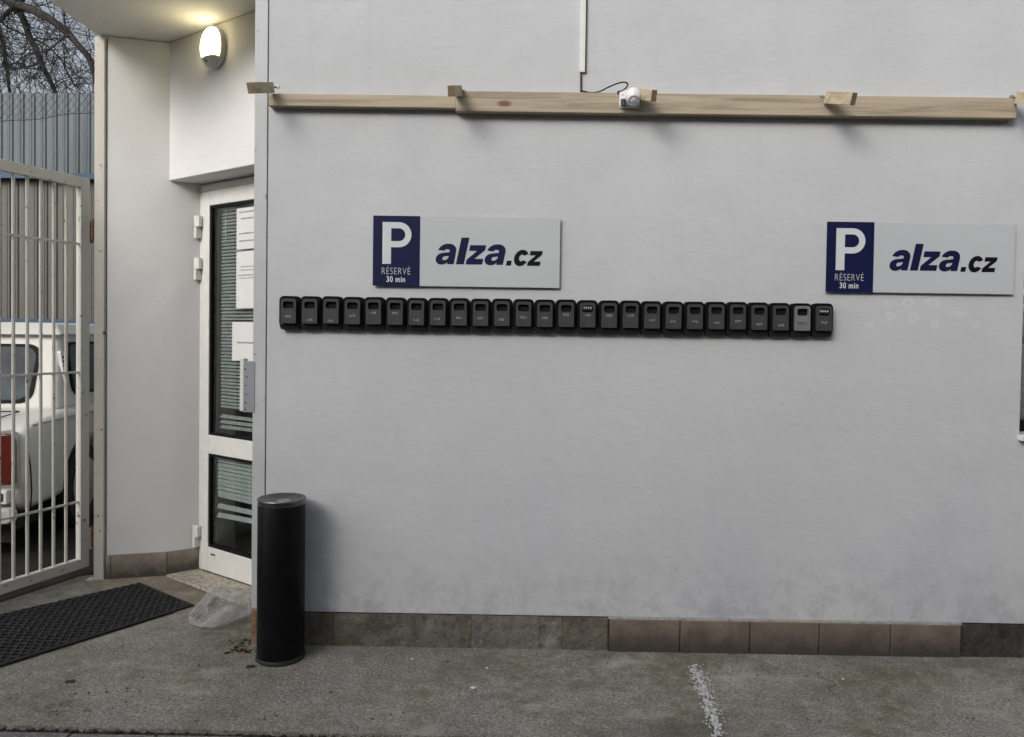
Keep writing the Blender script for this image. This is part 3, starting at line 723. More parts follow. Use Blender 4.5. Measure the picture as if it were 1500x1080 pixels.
# heavy italic letters, outlines in photo pixels of the first sign (base line y=385, x-height 24)
def arc(cx, cy, rx, ry, a0, a1, n=14): return [(cx + rx * math.cos(math.radians(a0 + (a1 - a0) * i / n)), cy - ry * math.sin(math.radians(a0 + (a1 - a0) * i / n))) for i in range(n + 1)]
def ital(pts, base=385.0, sh=.20): return [(x + (base - y) * sh, y) for x, y in pts]
def g_a(x, xh, base, wd):
    """double-storey heavy a of width wd and height xh"""
    t = wd * .345; y = lambda v: base - v * xh
    outer = ([(x + .04 * wd, y(.70))] + arc(x + .50 * wd, y(.66), .46 * wd, .36 * xh, 170, 90, 8)[1:] + arc(x + .56 * wd, y(.64), .44 * wd, .38 * xh, 90, 0, 8)
             + [(x + wd, y(0)), (x + wd - t, y(0)), (x + wd - t, y(.10))] + arc(x + .36 * wd, y(.27), .36 * wd, .30 * xh, -40, -180, 8)
             + arc(x + .34 * wd, y(.30), .34 * wd, .26 * xh, 180, 95, 6)[1:] + [(x + wd - t, y(.60))] + arc(x + .54 * wd, y(.645), .115 * wd, .095 * xh, 0, 90, 5) + arc(x + .46 * wd, y(.645), .08 * wd, .095 * xh, 90, 170, 5))
    hole = [(x + wd - t, y(.41))] + [(x + .45 * wd, y(.385))] + arc(x + .44 * wd, y(.29), .085 * wd, .095 * xh, 110, 290, 8) + [(x + .58 * wd, y(.23)), (x + wd - t, y(.33))]
    return (ital(outer, base), [ital(hole, base)])
def g_z(x, xh, base, wd):
    y = lambda v: base - v * xh; t = .295
    o = [(x, y(0)), (x + wd, y(0)), (x + wd, y(t)), (x + .46 * wd, y(t)), (x + wd, y(1 - t * .85)), (x + wd, y(1)), (x + .04 * wd, y(1)), (x + .04 * wd, y(1 - t)), (x + .52 * wd, y(1 - t)), (x, y(t * .85))]
    return (ital(o, base), [])
def g_c(x, xh, base, wd):
    cy = base - xh / 2; cx = x + wd * .52
    o = arc(cx, cy, wd * .52, xh * .53, 28, 332, 28) + arc(cx + .02 * wd, cy, wd * .17, xh * .215, 318, 42, 18)
    return (ital(o, base), [])
BL = 385.2
ALZA = {
    'blue': ([g_a(635.5, 29.0, BL, 27.5), (ital([(666.5, BL), (677.9, BL), (677.9, 346.5), (666.5, 346.5)], BL), []), g_z(680.5, 28.0, BL, 24.0), g_a(706.5, 29.0, BL, 28.0)], 'navy_ink'),
    'black': ([(ital(rectp, BL + .8), []) for rectp in [[(739, BL + .8), (746.2, BL + .8), (746.2, BL - 6.2), (739, BL - 6.2)]]] + [g_c(748.5, 22.5, BL + .8, 20), g_z(769.5, 21.5, BL + .8, 18.5)], 'black_ink')}
for (px, py, lab) in ((546, 418.3, 'blue and white parking sign above the left half of the lockbox row'), (1209.3, 427.6, 'blue and white parking sign between the lockbox row and the window')):
    p = ay(px, py, -.016); make_sign(p.x, p.z, lab)

# ------------------------------------------------------------------ key lockboxes
N = 26
pA, pB = ay(412.5, 473.5, -.03), ay(1215.5, 487.5, -.03)
pitch = (ay(1215.8, 470).x - ay(412.2, 450).x) / N
zbase = (ay(413, 473).z + ay(1215, 487).z) / 2
XB0 = ay(412.2, 450).x + .0
bw, bh = pitch - .0022, .1215
body_me = MB().prism([(x, -.038, z) for x, z in rrect(-bw / 2, bw / 2, 0, bh, .020, 6, .006)], (0, .0375, 0)).mesh('body')
sw, sh_ = .066, .109
hole = rrect(-.0235, .0235, .067, .097, .009, 4)
shut_me = plate_hole(rrect(-sw / 2, sw / 2, .002, sh_, .013, 5, .003), hole, -.054, -.0381)
dial_me = MB().prism([(x, -.0395, z) for x, z in rrect(-.0232, .0232, .0672, .0968, .0088, 4)], (0, .0012, 0)).mesh('dial_window')
shadow_band_me = MB().hexa([(-bw / 2 + .006, -.028, -.024), (bw / 2 - .006, -.028, -.024), (bw / 2 - .006, -.0008, -.024), (-bw / 2 + .006, -.0008, -.024)],
                    [(-bw / 2, -.038, -.0008), (bw / 2, -.038, -.0008), (bw / 2, -.0008, -.0008), (-bw / 2, -.0008, -.0008)]).mesh('shadow_band')  # tapered piece shaped as the box's shadow, not a lockbox part
wheel_me = MB().lathe([(.008, 0), (.0095, .002), (.0095, .005), (.008, .007)], (0, 0, 0), 12, Matrix.Rotation(math.pi / 2, 3, 'Y')).mesh('dial_wheel')
marky = [.78, .90, .95, .72, .60, .60, .85, .8, .75, .75, .8, .7, .7, .57, .56, .57, .56, .72, .77, .77, .80, .74, .84, .86, .76, .72]
ordn = ['first', 'second', 'third', 'fourth', 'fifth', 'sixth', 'seventh', 'eighth', 'ninth', 'tenth', 'eleventh', 'twelfth', 'thirteenth']
for i in range(N):
    side = 'left' if i < 13 else 'right'; k = i if i < 13 else N - 1 - i
    lab = 'black key lockbox, %s from the %s end of the wall row' % (ordn[k], side)
    if i == 24: lab = 'key lockbox with paler grey front, next to the right end of the row'
    if i == 14: lab = 'black key lockbox with exposed dial, twelfth from the right end'
    if i == 25: lab = 'black key lockbox with exposed dial at the right end of the row'
    if i == 0: lab = 'black key lockbox at the left end of the wall row'
    j = random.uniform(-.0012, .0012)
    o = thing('key_lockbox', lab, 'lockbox', (XB0 + pitch * (i + .5), 0, zbase + j), 0, 'key lockboxes in a row on the wall')
    o.rotation_euler = (0, random.gauss(0, .006), 0)
    mkobj('body', body_me, M['box_body'], o, bevel=.004); mkobj('shadow_band', shadow_band_me, M['shadow_band'], o, bevel=.002)
    light = i == 24
    sme = shut_me if not light else shut_me.copy()
    if light: sme.materials.clear()
    mkobj('shutter', sme, M['shutter_light'] if light else M['shutter'], o, bevel=.0012)
    dw = mkobj('dial_window', dial_me, M['gasket'], o)
    if i in (14, 25):
        for q_ in range(4):
            wo = mkobj('dial_wheel', wheel_me, M['zinc'], o); wo.location = (-.018 + q_ * .010, -.044, .085)
    # illegible pale print on the shutter
    zc = sh_ * (1 - marky[i]) + .004; m = MB(); wdt = .026 if not light else .040
    for r in range(2):
        x = -wdt / 2
        while x < wdt / 2 - .003:
            l = random.uniform(.003, .008)
            if random.random() < .85: m.box((x, -.0547, zc + .006 * r), (min(x + l, wdt / 2), -.0542, zc + .006 * r + (.0022 if r else .0018)))
            x += l + .002
        if r == 0:
            for x in (-wdt / 2, -.003, wdt / 2 - .006): m.box((x, -.0546, zc + .002), (x + .0022, -.0541, zc + .006))
    m.build('print', M['mark'] if not light else M['gasket'], o)

# ------------------------------------------------------------------ ash bin at the corner
bc = az(411, 962.5); rb_ = .0985
bz = ay(411, 729, bc.y).z
bin_ = thing('ash_bin', 'tall black cylindrical ash bin with steel lid at the wall corner', 'bin', (bc.x, bc.y, 0))
MB().lathe([(rb_ * .985, .012), (rb_, .018), (rb_, bz - .027), (rb_ * .99, bz - .025)], n=56).build('body', M['bin_black'], bin_, smooth=True)
MB().lathe([(rb_ * .96, .0008), (rb_ * 1.045, .003), (rb_ * 1.05, .012), (rb_ * 1.02, .019), (rb_ * .98, .02)], n=56).build('base_ring', M['rubber'], bin_, smooth=True)
lid = MB().lathe([(rb_ * .98, bz - .0245), (rb_ * 1.012, bz - .024), (rb_ * 1.016, bz - .020), (rb_ * .985, bz - .018), (rb_ * .985, bz - .010), (rb_ * 1.015, bz - .008), (rb_ * 1.018, bz - .003), (rb_ * 1.0, bz), (rb_ * .93, bz - .001), (rb_ * .86, bz - .007), (rb_ * .30, bz - .014)], n=56).build('lid', M['lid'], bin_, smooth=True)
MB().lathe([(.030, bz - .0125), (.028, bz - .010), (.012, bz - .009)], (.01, -.005, 0), 24).build('ash_insert', M['zinc'], lid, smooth=True)

# ------------------------------------------------------------------ door mat
m1, m2 = az(205, 853.5, .012), az(284, 886, .012)
e1 = (m2 - m1); L1 = e1.length; e1.normalize(); e2 = V3((e1.y, -e1.x, 0)); L2 = .93
if e2.y > 0: e2 = -e2
mat_ = world_thing('door_mat', 'black rubber honeycomb door mat lying in front of the entrance', 'door mat', (m1 + e1 * L1 / 2 + e2 * L2 / 2) * 1.0)
WORLD[mat_.name] = Matrix.Translation(mat_.location)
mp = lambda a, b, z: V3((m1.x, m1.y, 0)) + e1 * (a * (1 + .21 * b / L2) - .085 * b / L2) + e2 * b + V3((0, 0, z))
MB().prism([mp(.004, .004, .0055), mp(L1 - .004, .004, .0055), mp(L1 - .004, L2 - .004, .0055), mp(.004, L2 - .004, .0055)], (0, 0, .0025)).build('backing', M['gasket'], mat_)
m = MB(); bwid = .010
for (a0, a1, b0, b1) in ((0, L1, 0, bwid), (0, L1, L2 - bwid, L2), (0, bwid, bwid, L2 - bwid), (L1 - bwid, L1, bwid, L2 - bwid)):
    m.prism([mp(a0, b0, .0045), mp(a1, b0, .0045), mp(a1, b1, .0045), mp(a0, b1, .0045)], (0, 0, .0095))
m.build('rim', M['rubber'], mat_, bevel=.002)
m = MB(); nr = 20; pr = (L1 - 2 * bwid) / nr; wl = .038; ns = int((L2 - 2 * bwid) / (wl / 2))
for r in range(nr + 1):
    ca = bwid + r * pr; pts = []
    for s_ in range(ns + 1): pts.append((ca + (pr * .36 if (s_ + r) % 2 else -pr * .36) , bwid + s_ * (L2 - 2 * bwid) / ns))
    pts = [(min(max(a, bwid * .6), L1 - bwid * .6), b) for a, b in pts]
    tw = .0058; V = []; Fc = []
    for k, (a, b) in enumerate(pts):
        zt = .0165 if k % 2 == 0 else .0135
        V += [mp(a - tw, b, .0075), mp(a - tw * .75, b, zt), mp(a + tw * .75, b, zt), mp(a + tw, b, .0075)]
    for k in range(len(pts) - 1):
        for q_ in range(3): Fc.append((k * 4 + q_, k * 4 + q_ + 1, k * 4 + 5 + q_, k * 4 + 4 + q_))
    m.add(V, Fc)
cells = m.build('honeycomb', M['rubber'], mat_); cells['kind'] = 'stuff'

# ------------------------------------------------------------------ plastic bag and litter
bcn = az(322, 918)
bm = bmesh.new(); bmesh.ops.create_icosphere(bm, subdivisions=5, radius=1)
for v in bm.verts:
    p = v.co.copy(); n1 = noise.noise(p * 1.3 + V3((3, 1, 7))); n2 = noise.ridged_multi_fractal(p * 1.7 + V3((5, 2, 1)), 1.0, 2.1, 5, 1.0, 2.0)
    k = 1 + .38 * n1 + .16 * (n2 - 1.0)
    x, y, z = p.x * .155 * k, p.y * .115 * k, p.z * .10 * k
    z = max(z, -.012 + .006 * n1); z += .028 * max(0, p.x) - .015 * max(0, -p.x)
    v.co = V3((x, y, z + .014))
zmin = min(v.co.z for v in bm.verts)
for v in bm.verts: v.co.z -= zmin - .0045
me = bpy.data.meshes.new('plastic_bag'); bm.to_mesh(me); bm.free()
bag = mkobj('plastic_bag', me, M['bag'], None, smooth=False); me.polygons.foreach_set('use_smooth', [True] * len(me.polygons))
bag.location = (bcn.x + .01, bcn.y + .09, 0); bag.rotation_euler = (0, 0, .35)
tag(bag, 'crumpled clear plastic bag lying between mat and wall corner', 'plastic bag')
def bits(name, n, area, mat, size, label, cat, flat=.25, z=.0):
    m = MB()
    for i in range(n):
        px, py = area(); c = az(px, py); r = random.uniform(*size)
        a = random.uniform(0, 6.3); u = V3((math.cos(a), math.sin(a), random.uniform(-.2, .2))) * r; v = V3((-math.sin(a), math.cos(a), random.uniform(-.3, .3))) * r * random.uniform(.3, .8)
        h = r * flat; c.z = h + z + abs(u.z) + abs(v.z); m.obox(c, u, v, V3((0, 0, h)))
    return tag(m.build(name, mat), label, cat, kind='stuff')
M['leaf'] = simple('dead_leaf', (.13, .095, .062), .85, var=.5, scale=40)
bits('leaf_litter', 60, lambda: (random.gauss(350, 13), random.uniform(934, 957)), M['leaf'], (.002, .008), 'brown leaf and dirt litter at the foot of the corner strip', 'litter', .12)
bits('dark_litter', 28, lambda: (random.gauss(352, 11), random.uniform(938, 958)), M['soil'], (.003, .009), 'dark dirt crumbs gathered beside the ash bin', 'dirt', .3)
bits('pale_grit', 150, lambda: (random.uniform(20, 1490), random.uniform(965, 1058)), M['stone_pale'], (.0015, .005), 'pale grit scattered over the worn asphalt', 'grit', .5)
for (px, py, l, lab) in ((603, 966, .006, 'tiny white chip on the asphalt nearest the plinth'), (693, 1008, .011, 'flat white chip in the middle of the asphalt'), (713, 979, .006, 'small white chip behind the flat one on the asphalt'), (1235, 995, .006, 'small white chip on the asphalt below the plinth tiles')):
    c = az(px, py); o = MB().prism([(c.x + l * math.cos(a) * random.uniform(.7, 1.1), c.y + l * .8 * math.sin(a) * random.uniform(.7, 1.1), .0005) for a in [i * 1.0472 for i in range(6)]], (0, 0, .0025)).build('paint_chip', M['paper']); tag(o, lab, 'chip', 'white chips on the asphalt')
for (px, py) in ((103, 1000), (367, 978)):
    c = az(px, py); o = MB().obox((c.x, c.y, .006), (.016, .004, .001), (-.002, .007, .0), (0, 0, .0022)).build('dead_leaf', M['soil'], None, bevel=.001)
    tag(o, 'small dark dead leaf on the asphalt %s' % ('in front of the mat' if px < 200 else 'in front of the ash bin'), 'leaf', 'dead leaves on the asphalt')
# worn white paint line
L = [(1004, 978), (1018, 1010), (1032, 1045), (1040, 1080), (1072, 1080), (1058, 1045), (1046, 1005), (1034, 974)]
pts = [az(*p) for p in L]
m = MB()
for i in range(640):
    t = random.random(); pa = pts[0].lerp(pts[3], t); pb = pts[7].lerp(pts[4], t)
    wv = .5 + .22 * noise.noise(V3((t * 5, 3, 1)))
    dens = .5 + .9 * noise.noise(V3((t * 7, 8, 2)))
    u = random.gauss(.42, .20) * (1 if random.random() < .85 else 1.6)
    if random.random() > dens + .35 or not -.25 < u < 1.25: continue
    c = pa.lerp(pb, u); r = random.uniform(.0015, .0075) * (1.15 - abs(u - .42)); a0 = random.uniform(0, 6.28); z = .0042 + i * 2.5e-6
    m.add([(c.x + r * math.cos(a0 + k * 1.0472) * random.uniform(.5, 1.2), c.y + 1.5 * r * math.sin(a0 + k * 1.0472) * random.uniform(.5, 1.2), z) for k in range(6)], [(0, 1, 2, 3, 4, 5)])
pm = m.build('paint_marking', M['paint_white']); tag(pm, kind='structure')

# ------------------------------------------------------------------ gate post and gate
p0, p1 = az(137, 853), az(152.5, 851)
gp = world_thing('gate_post', 'weathered white steel gate post against the porch wall', 'gate post', ((p0.x + p1.x) / 2, p0.y, 0))
yp = A.y - .014
xa, xb = ay(137, 700, yp).x, ay(152, 700, yp).x
MB().box((xa, yp, -.01), (xb, yp + .05, ZC - .012)).build('post', M['post'], gp, bevel=.004)
for py in (337, 787):
    c = ay(136, py, yp); MB().tube([(xa - .010, yp + .012, c.z - .06), (xa - .010, yp + .012, c.z + .06)], .012, 10).box((xa - .012, yp + .004, c.z - .045), (xa - .0005, yp + .02, c.z + .045)).build('hinge_pin', M['rust'], gp, bevel=.002)
MB().box((xa - .035, yp - .01, -.004), (xa - .002, yp + .03, .006)).build('foot_plate', M['post'], gp)
g1 = az(127, 829, .045); gd = (az(0, 870, .045) - g1); gd.z = 0; gd.normalize(); gn = V3((-gd.y, gd.x, 0))
gate = world_thing('metal_gate', 'open white steel bar gate with rust spots in front of parked car', 'gate', (g1.x, g1.y, 0))
gpt = lambda px, py: apl(px, py, g1, gn)
ztop_g = gpt(130, 263).z; zbot = .045; GW = 1.35; rw = .055
G = lambda u, z, o=0: g1 + gd * u + gn * o + V3((0, 0, z - g1.z))
def gbox(mb, u0, u1, z0, z1, o0, o1): return mb.prism([G(u0, z0, o0), G(u1, z0, o0), G(u1, z0, o1), G(u0, z0, o1)], (0, 0, z1 - z0))
m = MB(); gbox(m, 0, rw, zbot, ztop_g, -.02, .02); gbox(m, GW - rw, GW, zbot, ztop_g, -.02, .02); gbox(m, rw, GW - rw, zbot, zbot + rw, -.02, .02); gbox(m, rw, GW - rw, ztop_g - rw, ztop_g, -.02, .02)
m.build('frame', M['gate'], gate, bevel=.003)
for px, py in ((60, 350), (60, 548), (60, 748)):
    z = gpt(px, py).z; m = MB(); gbox(m, rw, GW - rw, z - .006, z + .006, -.006, .006); m.build('crossbar', M['gate'], gate, bevel=.002)
ub = sorted((gpt(px, 450) - g1).dot(gd) for px in (19.5, 38.5, 58, 77, 97))
step = (ub[-1] - ub[0]) / 4; u = ub[0]
us = []
while u < GW - rw - .03: us.append(u); u += step
for i, u in enumerate(us):
    m = MB(); m.tube([G(u, zbot + rw - .001, 0), G(u, ztop_g - rw + .001, 0)], .0085, 8); m.build('bar', M['gate'], gate, smooth=True)
for py in (340, 790):
    z = gpt(128, py).z; m = MB(); gbox(m, -.030, -.001, z - .06, z + .06, -.012, .012); m.build('hinge', M['rust'] if py < 500 else M['gate'], gate, bevel=.003)

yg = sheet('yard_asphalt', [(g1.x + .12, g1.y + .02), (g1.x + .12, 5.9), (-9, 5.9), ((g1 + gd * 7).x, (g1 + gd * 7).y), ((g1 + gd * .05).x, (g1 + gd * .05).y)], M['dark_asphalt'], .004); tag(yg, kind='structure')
# ------------------------------------------------------------------ old car behind the gate
hd = V3((-math.sin(math.radians(7)), math.cos(math.radians(7)), 0)); rt = V3((hd.y, -hd.x, 0))
corner = az(33, 757, .24); corner = CAM + (corner - CAM) * (4.45 / (corner.y - CAM.y)) ; corner.z = 0
org = corner - rt * .74
car = thing('parked_car', 'old cream white two door saloon parked behind the gate', 'car', org, math.atan2(-rt.y, rt.x) * -1)
# local x = right side of the car, y = forward, z = up
def prof_arches(P, centres, r):
    out = []
    for p in P: out.append(p)
    return out
side = [(.02, .30), (.0, .40), (.0, .70), (.03, .76), (.10, .80), (.60, .845), (2.40, .86), (3.2, .80), (3.40, .72), (3.45, .45), (3.42, .28)]
def arch(cy, r, z0=.28): 
    a0 = math.asin((z0 - .30) / r) if abs((z0 - .30) / r) < 1 else 0
    return [(cy + r * math.cos(a), .30 + r * math.sin(a)) for a in [a0 + (math.pi - 2 * a0) * i / 14 for i in range(15)]]
bottom = arch(2.86, .31) + arch(.86, .31)
poly = [(y, z) for y, z in side] + bottom + [(.10, .28)]
bmb = MB(); bmb.prism([(-.74, y, z) for y, z in poly], (1.48, 0, 0)); bmb.build('body', M['car_paint'], car, bevel=.055, seg=4)
MB().box((-.60, .10, .13), (.60, 3.3, .5)).build('underbody', M['tyre'], car)
bt = [(-.68, .56, .82), (.68, .56, .82), (.71, 2.45, .83), (-.71, 2.45, .83)]; tp_ = [(-.595, .78, 1.40), (.595, .78, 1.40), (.60, 1.97, 1.40), (-.60, 1.97, 1.40)]
MB().hexa(bt, tp_).build('cabin', M['car_paint'], car, bevel=.05, seg=3)
MB().hexa([(-.64, .70, 1.345), (.64, .70, 1.345), (.64, 2.04, 1.345), (-.64, 2.04, 1.345)], [(-.54, .82, 1.43), (.54, .82, 1.43), (.54, 1.92, 1.43), (-.54, 1.92, 1.43)]).build('roof', M['car_paint'], car, bevel=.02, seg=3)
def face_plate(o_, ux, uz, pts, th, name, mat, par, bevel=0):
    """a plate on a sloped face: origin, unit axes, 2d outline"""
    o_, ux, uz = V3(o_), V3(ux).normalized(), V3(uz).normalized(); nv = ux.cross(uz).normalized()
    return MB().prism([o_ + ux * a + uz * b - nv * .01 for a, b in pts], nv * (th + .01)).build(name, mat, par, bevel=bevel)
# rear window
rwz = V3((0, .22, .58)).normalized(); 
for nm, mt, g, th in (('window_seal', M['gasket'], 0, .008), ('rear_window', M['car_glass'], .022, .0095)):
    face_plate((0, .565, .835), (1, 0, 0), rwz, rrect(-.505 + g, .505 - g, .055 + g, .475 - g, .085), th, nm, mt if g == 0 else simple('car_window_dark', (.060, .074, .088), .30, spec=.06, var=.35, scale=5, bump=0), car)
DK = bpy.data.materials['car_window_dark']
# side windows (right and left)
for s in (1, -1):
    nu = V3((0, 1, 0)) * s; uz = V3((-.082 * s, 0, .58)).normalized()
    for (a0, a1) in ((.80 - .58, 1.40 - .58), (1.45 - .58, 2.10 - .58)):
        for nm, mt, g, th in (('window_seal', M['gasket'], 0, .012), ('side_window', DK, .020, .0135)):
            pts = rrect(a0 + g, a1 - g, .065 + g, .44 - g, .07)
            if s < 0: pts = [(-a, b) for a, b in pts][::-1]
            face_plate((.677 * s, .58, .86), nu, uz, pts, th, nm, mt, car)
    # vent on the pillar
    pts = rrect(.125, .180, .17, .38, .012)
    if s < 0: pts = [(-a, b) for a, b in pts][::-1]
    v = face_plate((.674 * s, .58, .86), nu, uz, pts, .011, 'pillar_vent', M['white_pvc'], car)
    for k in range(5):
        pp = rrect(.135, .171, .21 + k * .03, .222 + k * .03, .002)
        if s < 0: pp = [(-a, b) for a, b in pp][::-1]
        face_plate((.674 * s, .58, .86), nu, uz, pp, .0125, 'vent_slit', M['gasket'], v)
    # tail light, reflector lamp
    m = MB(); m.prism([(s * .655 + x, -.03, z) for x, z in rrect(-.055, .055, .46, .765, .053, 6, .015)], (0, .05, 0)); m.build('tail_light', M['tail_red'], car, bevel=.02, seg=3)
    m = MB(); m.prism([(s * .655 + x, -.012, z) for x, z in rrect(-.065, .065, .44, .785, .06, 6, .02)], (0, .03, 0)); m.build('tail_light_bezel', M['car_trim'], car, bevel=.004)
    MB().box((s * .62 - .05, -.035, .345), (s * .62 + .05, .02, .425)).build('reversing_lamp', M['white_pvc'], car, bevel=.006)
    MB().box((s * .62 - .028, -.039, .362), (s * .62 + .028, -.0355, .408)).build('lamp_lens', M['gasket'], car)
    MB().box((min(s * .742, s * .748), .10, .79), (max(s * .742, s * .748), 3.1, .803)).build('waist_trim', M['car_trim'], car)
    for cy in (.86, 2.86):
        t_ = MB().lathe([(.19, -.07), (.27, -.075), (.295, -.05), (.295, .05), (.27, .075), (.19, .07)], (s * .655, cy, .295), 28, Matrix.Rotation(math.pi / 2, 3, 'Y')).build('wheel', M['tyre'], car, smooth=True)
        MB().lathe([(.185, -.076), (.16, -.079), (.06, -.083), (.03, -.09)] if s < 0 else [(.185, .076), (.16, .079), (.06, .083), (.03, .09)], (s * .655, cy, .295), 24, Matrix.Rotation(math.pi / 2, 3, 'Y')).build('rim', M['car_trim'], t_, smooth=True)
MB().box((-.66, .03, .10), (.66, .07, .27)).build('valance', M['tyre'], car)
MB().prism([(x, -.085, z) for x, z in rrect(-.72, .72, .235, .325, .03)], (0, .075, 0)).build('bumper', M['car_paint'], car, bevel=.012)
for s in (1, -1):
    m = MB(); m.tube([(s * .742, .05, .70), (s * .743, .085, .55), (s * .743, .10, .40), (s * .742, .09, .30)], .004, 5); m.build('panel_seam', M['gasket'], car)
    m = MB(); m.tube([(s * .742, 1.36, .80), (s * .742, 1.34, .5), (s * .742, 1.30, .30)], .003, 5); m.build('panel_seam', M['gasket'], car)
m = MB(); m.tube([(-.47, .04, .78), (-.47, .10, .812), (-.47, .50, .842), (.47, .50, .842), (.47, .10, .812), (.47, .04, .78)], .004, 5); m.build('boot_seam', M['gasket'], car)
MB().box((-.26, -.018, .46), (.26, .0, .57)).build('number_plate', M['paper'], car, bevel=.003)

# ------------------------------------------------------------------ corrugated shed behind
YS = 6.2
zt_ = ay(70, 137.5, YS).z; zm1 = ay(70, 254, YS).z; zm0 = ay(70, 262, YS).z; zlo1, zlo0 = ay(70, 464, YS).z, ay(70, 477, YS).z
xl, xr = ay(-330, 300, YS).x, ay(420, 300, YS).x
shed = world_thing('corrugated_shed', 'tall grey corrugated metal shed wall with blue beams behind the car', 'shed', (xl, YS, 0))
def corr(x0, x1, z0, z1, y, pitch, dep, mat, name):
    prof = []; x = x0
    while x < x1:
        for fx, fy in ((0, 0), (.24, 0), (.36, 1), (.46, 1), (.51, .65), (.55, .65), (.60, 1), (.70, 1), (.82, 0)):
            if x + fx * pitch <= x1: prof.append((x + fx * pitch, y - fy * dep))
        x += pitch
    prof.append((x1, y))
    n = len(prof); V = [(a, b, z0) for a, b in prof] + [(a, b, z1) for a, b in prof]
    me = bpy.data.meshes.new(name); me.from_pydata(V, [], [(i, i + 1, n + i + 1, n + i) for i in range(n - 1)]); return mkobj(name, me, mat, shed)
x = xl; k = 0
while x < xr:
    wd = .98
    corr(x, x + wd + .02, zm1 - .05, zt_ + random.uniform(-.006, .006), YS - .003 * (k % 2), .140, .013, M['corr_up'], 'upper_sheet')
    corr(x, x + wd + .02, zlo0 - 1.5, zm0 + .03, YS + .12 - .003 * (k % 2), .125, .014, M['corr_low'], 'lower_sheet'); x += wd; k += 1
MB().box((xl, YS - .02, zm0), (xr, YS + .10, zm1)).build('beam', M['blue_beam'], shed)
MB().box((xl, YS - .06, zlo0), (xr, YS + .08, zlo1 - .03)).build('beam', M['blue_beam'], shed)
MB().box((xl, YS + .16, -.03), (xr, YS + .3, zt_ - .1)).build('frame_wall', M['stone'], shed)
MB().box((xl, YS - .05, -.03), (xr, YS + .1, .9)).build('base_wall', M['stone_pale'], shed)
# chain link
YM = 5.0
cf = world_thing('chain_link_fence', 'sagging chain link mesh with bottom wire in front of the shed', 'fence', (ay(-60, 200, YM).x, YM, 0))
wa, wb = ay(-60, 186, YM), ay(260, 151, YM)
m = MB(); m.tube([wa.lerp(wb, i / 20) + V3((0, 0, -.012 * math.sin(i * 1.1))) for i in range(21)], .005, 5); m.build('bottom_wire', M['wire'], cf)
m = MB(); dm = .085; ztp = zt_ + .25
X = wa.x - 1.2
def zlow(x): return wa.z + (wb.z - wa.z) * (x - wa.x) / (wb.x - wa.x)
while X < wb.x + 1.2:
    for s in (1, -1):
        pts = []; z = zlow(X)
        a = V3((X, YM, z)); hgt = ztp - z; b = V3((X + s * hgt * .8, YM, ztp))
        lo_, hi_ = wa.x, wb.x
        if a.x < lo_ or a.x > hi_:
            tt = ((lo_ if a.x < lo_ else hi_) - a.x) / (b.x - a.x) if abs(b.x - a.x) > 1e-6 else 2
            if tt < 0 or tt > 1: continue
            a = a.lerp(b, tt)
        if b.x < lo_ or b.x > hi_:
            tt = ((lo_ if b.x < lo_ else hi_) - a.x) / (b.x - a.x); b = a.lerp(b, tt)
        a.y += s * .003; b.y += s * .003
        m.tube([a, b], .0022, 3, False)
    X += dm
msh = m.build('mesh', M['wire'], cf); msh['kind'] = 'stuff'
for pt in (wa, wb): MB().tube([(pt.x, YM, -.03), (pt.x, YM, ztp + .05)], .025, 10).build('post', M['zinc'], cf, smooth=True)

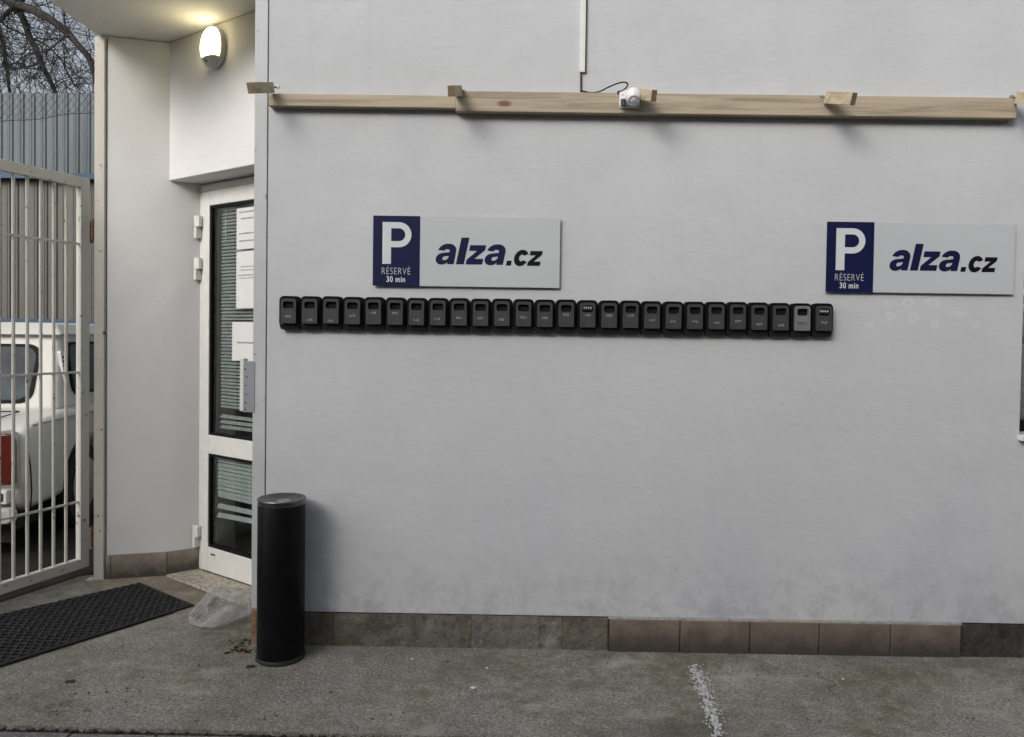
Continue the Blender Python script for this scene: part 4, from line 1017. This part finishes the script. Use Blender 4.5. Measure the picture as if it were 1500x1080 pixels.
# ------------------------------------------------------------------ bare tree
YT = 9.5
tree = world_thing('bare_tree', 'leafless tree with arching limbs and dense twigs above the shed', 'tree', (ay(-70, 500, YT).x, YT, -.03))
tb_ = ay(-70, 500, YT); tb_.z = -.03
j0 = ay(-25, -25, YT); j1 = ay(22, 2, YT)
MB().tube(smooth_path([tb_, V3((tb_.x + .1, YT, 2.2)), V3((tb_.x + .05, YT + .1, 4.4)), j0]), [.24 - .10 * i / 18 for i in range(19)], 12).build('trunk', M['bark'], tree, smooth=True)
def px_path(L): return [ay(x, y, YT + dy) for x, y, dy in L]
limbs = [
    ([(-25, -25, 0), (5, -4, 0), (28, 8, -.1), (55, 18, -.2), (80, 34, -.3), (102, 52, -.3), (120, 72, -.3), (133, 95, -.2), (143, 122, -.2), (150, 150, -.1)], .085, .035),
    ([(5, -4, 0), (25, 14, .1), (38, 34, .1), (48, 62, .2), (60, 90, .2), (72, 118, .2), (82, 142, .2), (90, 170, .2)], .062, .030),
    ([(-25, -25, 0), (-8, 20, .3), (4, 60, .4), (10, 100, .5), (14, 140, .5), (16, 170, .5)], .05, .02),
    ([(22, 6, 0), (10, 20, -.3), (-8, 38, -.4), (-30, 60, -.5)], .045, .02),
    ([(28, 8, -.1), (40, -20, -.1), (65, -60, 0), (100, -110, .1)], .07, .04),
    ([(102, 52, -.3), (88, 62, -.5), (70, 72, -.6), (46, 78, -.7), (18, 96, -.8)], .022, .008),
    ([(60, 90, .2), (40, 96, .4), (20, 94, .5), (-10, 100, .6)], .022, .010),
    ([(-8, 20, .3), (20, 44, .3), (60, 60, .3), (90, 90, .3), (112, 128, .3)], .020, .008),
    ([(133, 95, -.2), (160, 70, -.2), (190, 60, -.1)], .03, .012)]
seeds = []
for L, r0, r1 in limbs:
    P = smooth_path(px_path(L), 5)
    P = [p + V3((noise.noise(p * 3), noise.noise(p * 3 + V3((9, 0, 0))), noise.noise(p * 3 + V3((0, 9, 0))))) * .04 for p in P]
    n = len(P); MB().tube(P, [r0 + (r1 - r0) * i / (n - 1) for i in range(n)], 8).build('limb', M['bark'], tree, smooth=True)
    seeds += [(P[i], (P[min(i + 1, n - 1)] - P[max(i - 1, 0)]).normalized()) for i in range(1, n)]
m = MB()
def twig(p, d, l, r, lev):
    pts = [p]; n = 4; q_ = d.copy()
    for i in range(n):
        q_ = (q_ + V3((random.gauss(0, .22), random.gauss(0, .22), random.gauss(0, .22)))).normalized(); pts.append(pts[-1] + q_ * l / n)
    m.tube(pts, [r * (1 - .7 * i / n) for i in range(n + 1)], 3, False)
    if lev > 0:
        for i in range(random.randint(3, 5)):
            k = random.randint(1, n); dv = (q_ + V3((random.gauss(0, .8), random.gauss(0, .8), random.gauss(0, .8)))).normalized()
            twig(pts[k], dv, l * random.uniform(.45, .75), r * .62, lev - 1)
for i in range(140):
    p, t = random.choice(seeds)
    d = (t * random.uniform(-.2, .8) + V3((random.gauss(0, .8), random.gauss(0, .6), random.gauss(-.1, .7)))).normalized()
    twig(p, d, random.uniform(.5, 1.25), random.uniform(.007, .012), 2)
tw_ = m.build('twigs', M['twig'], tree); tw_['kind'] = 'stuff'
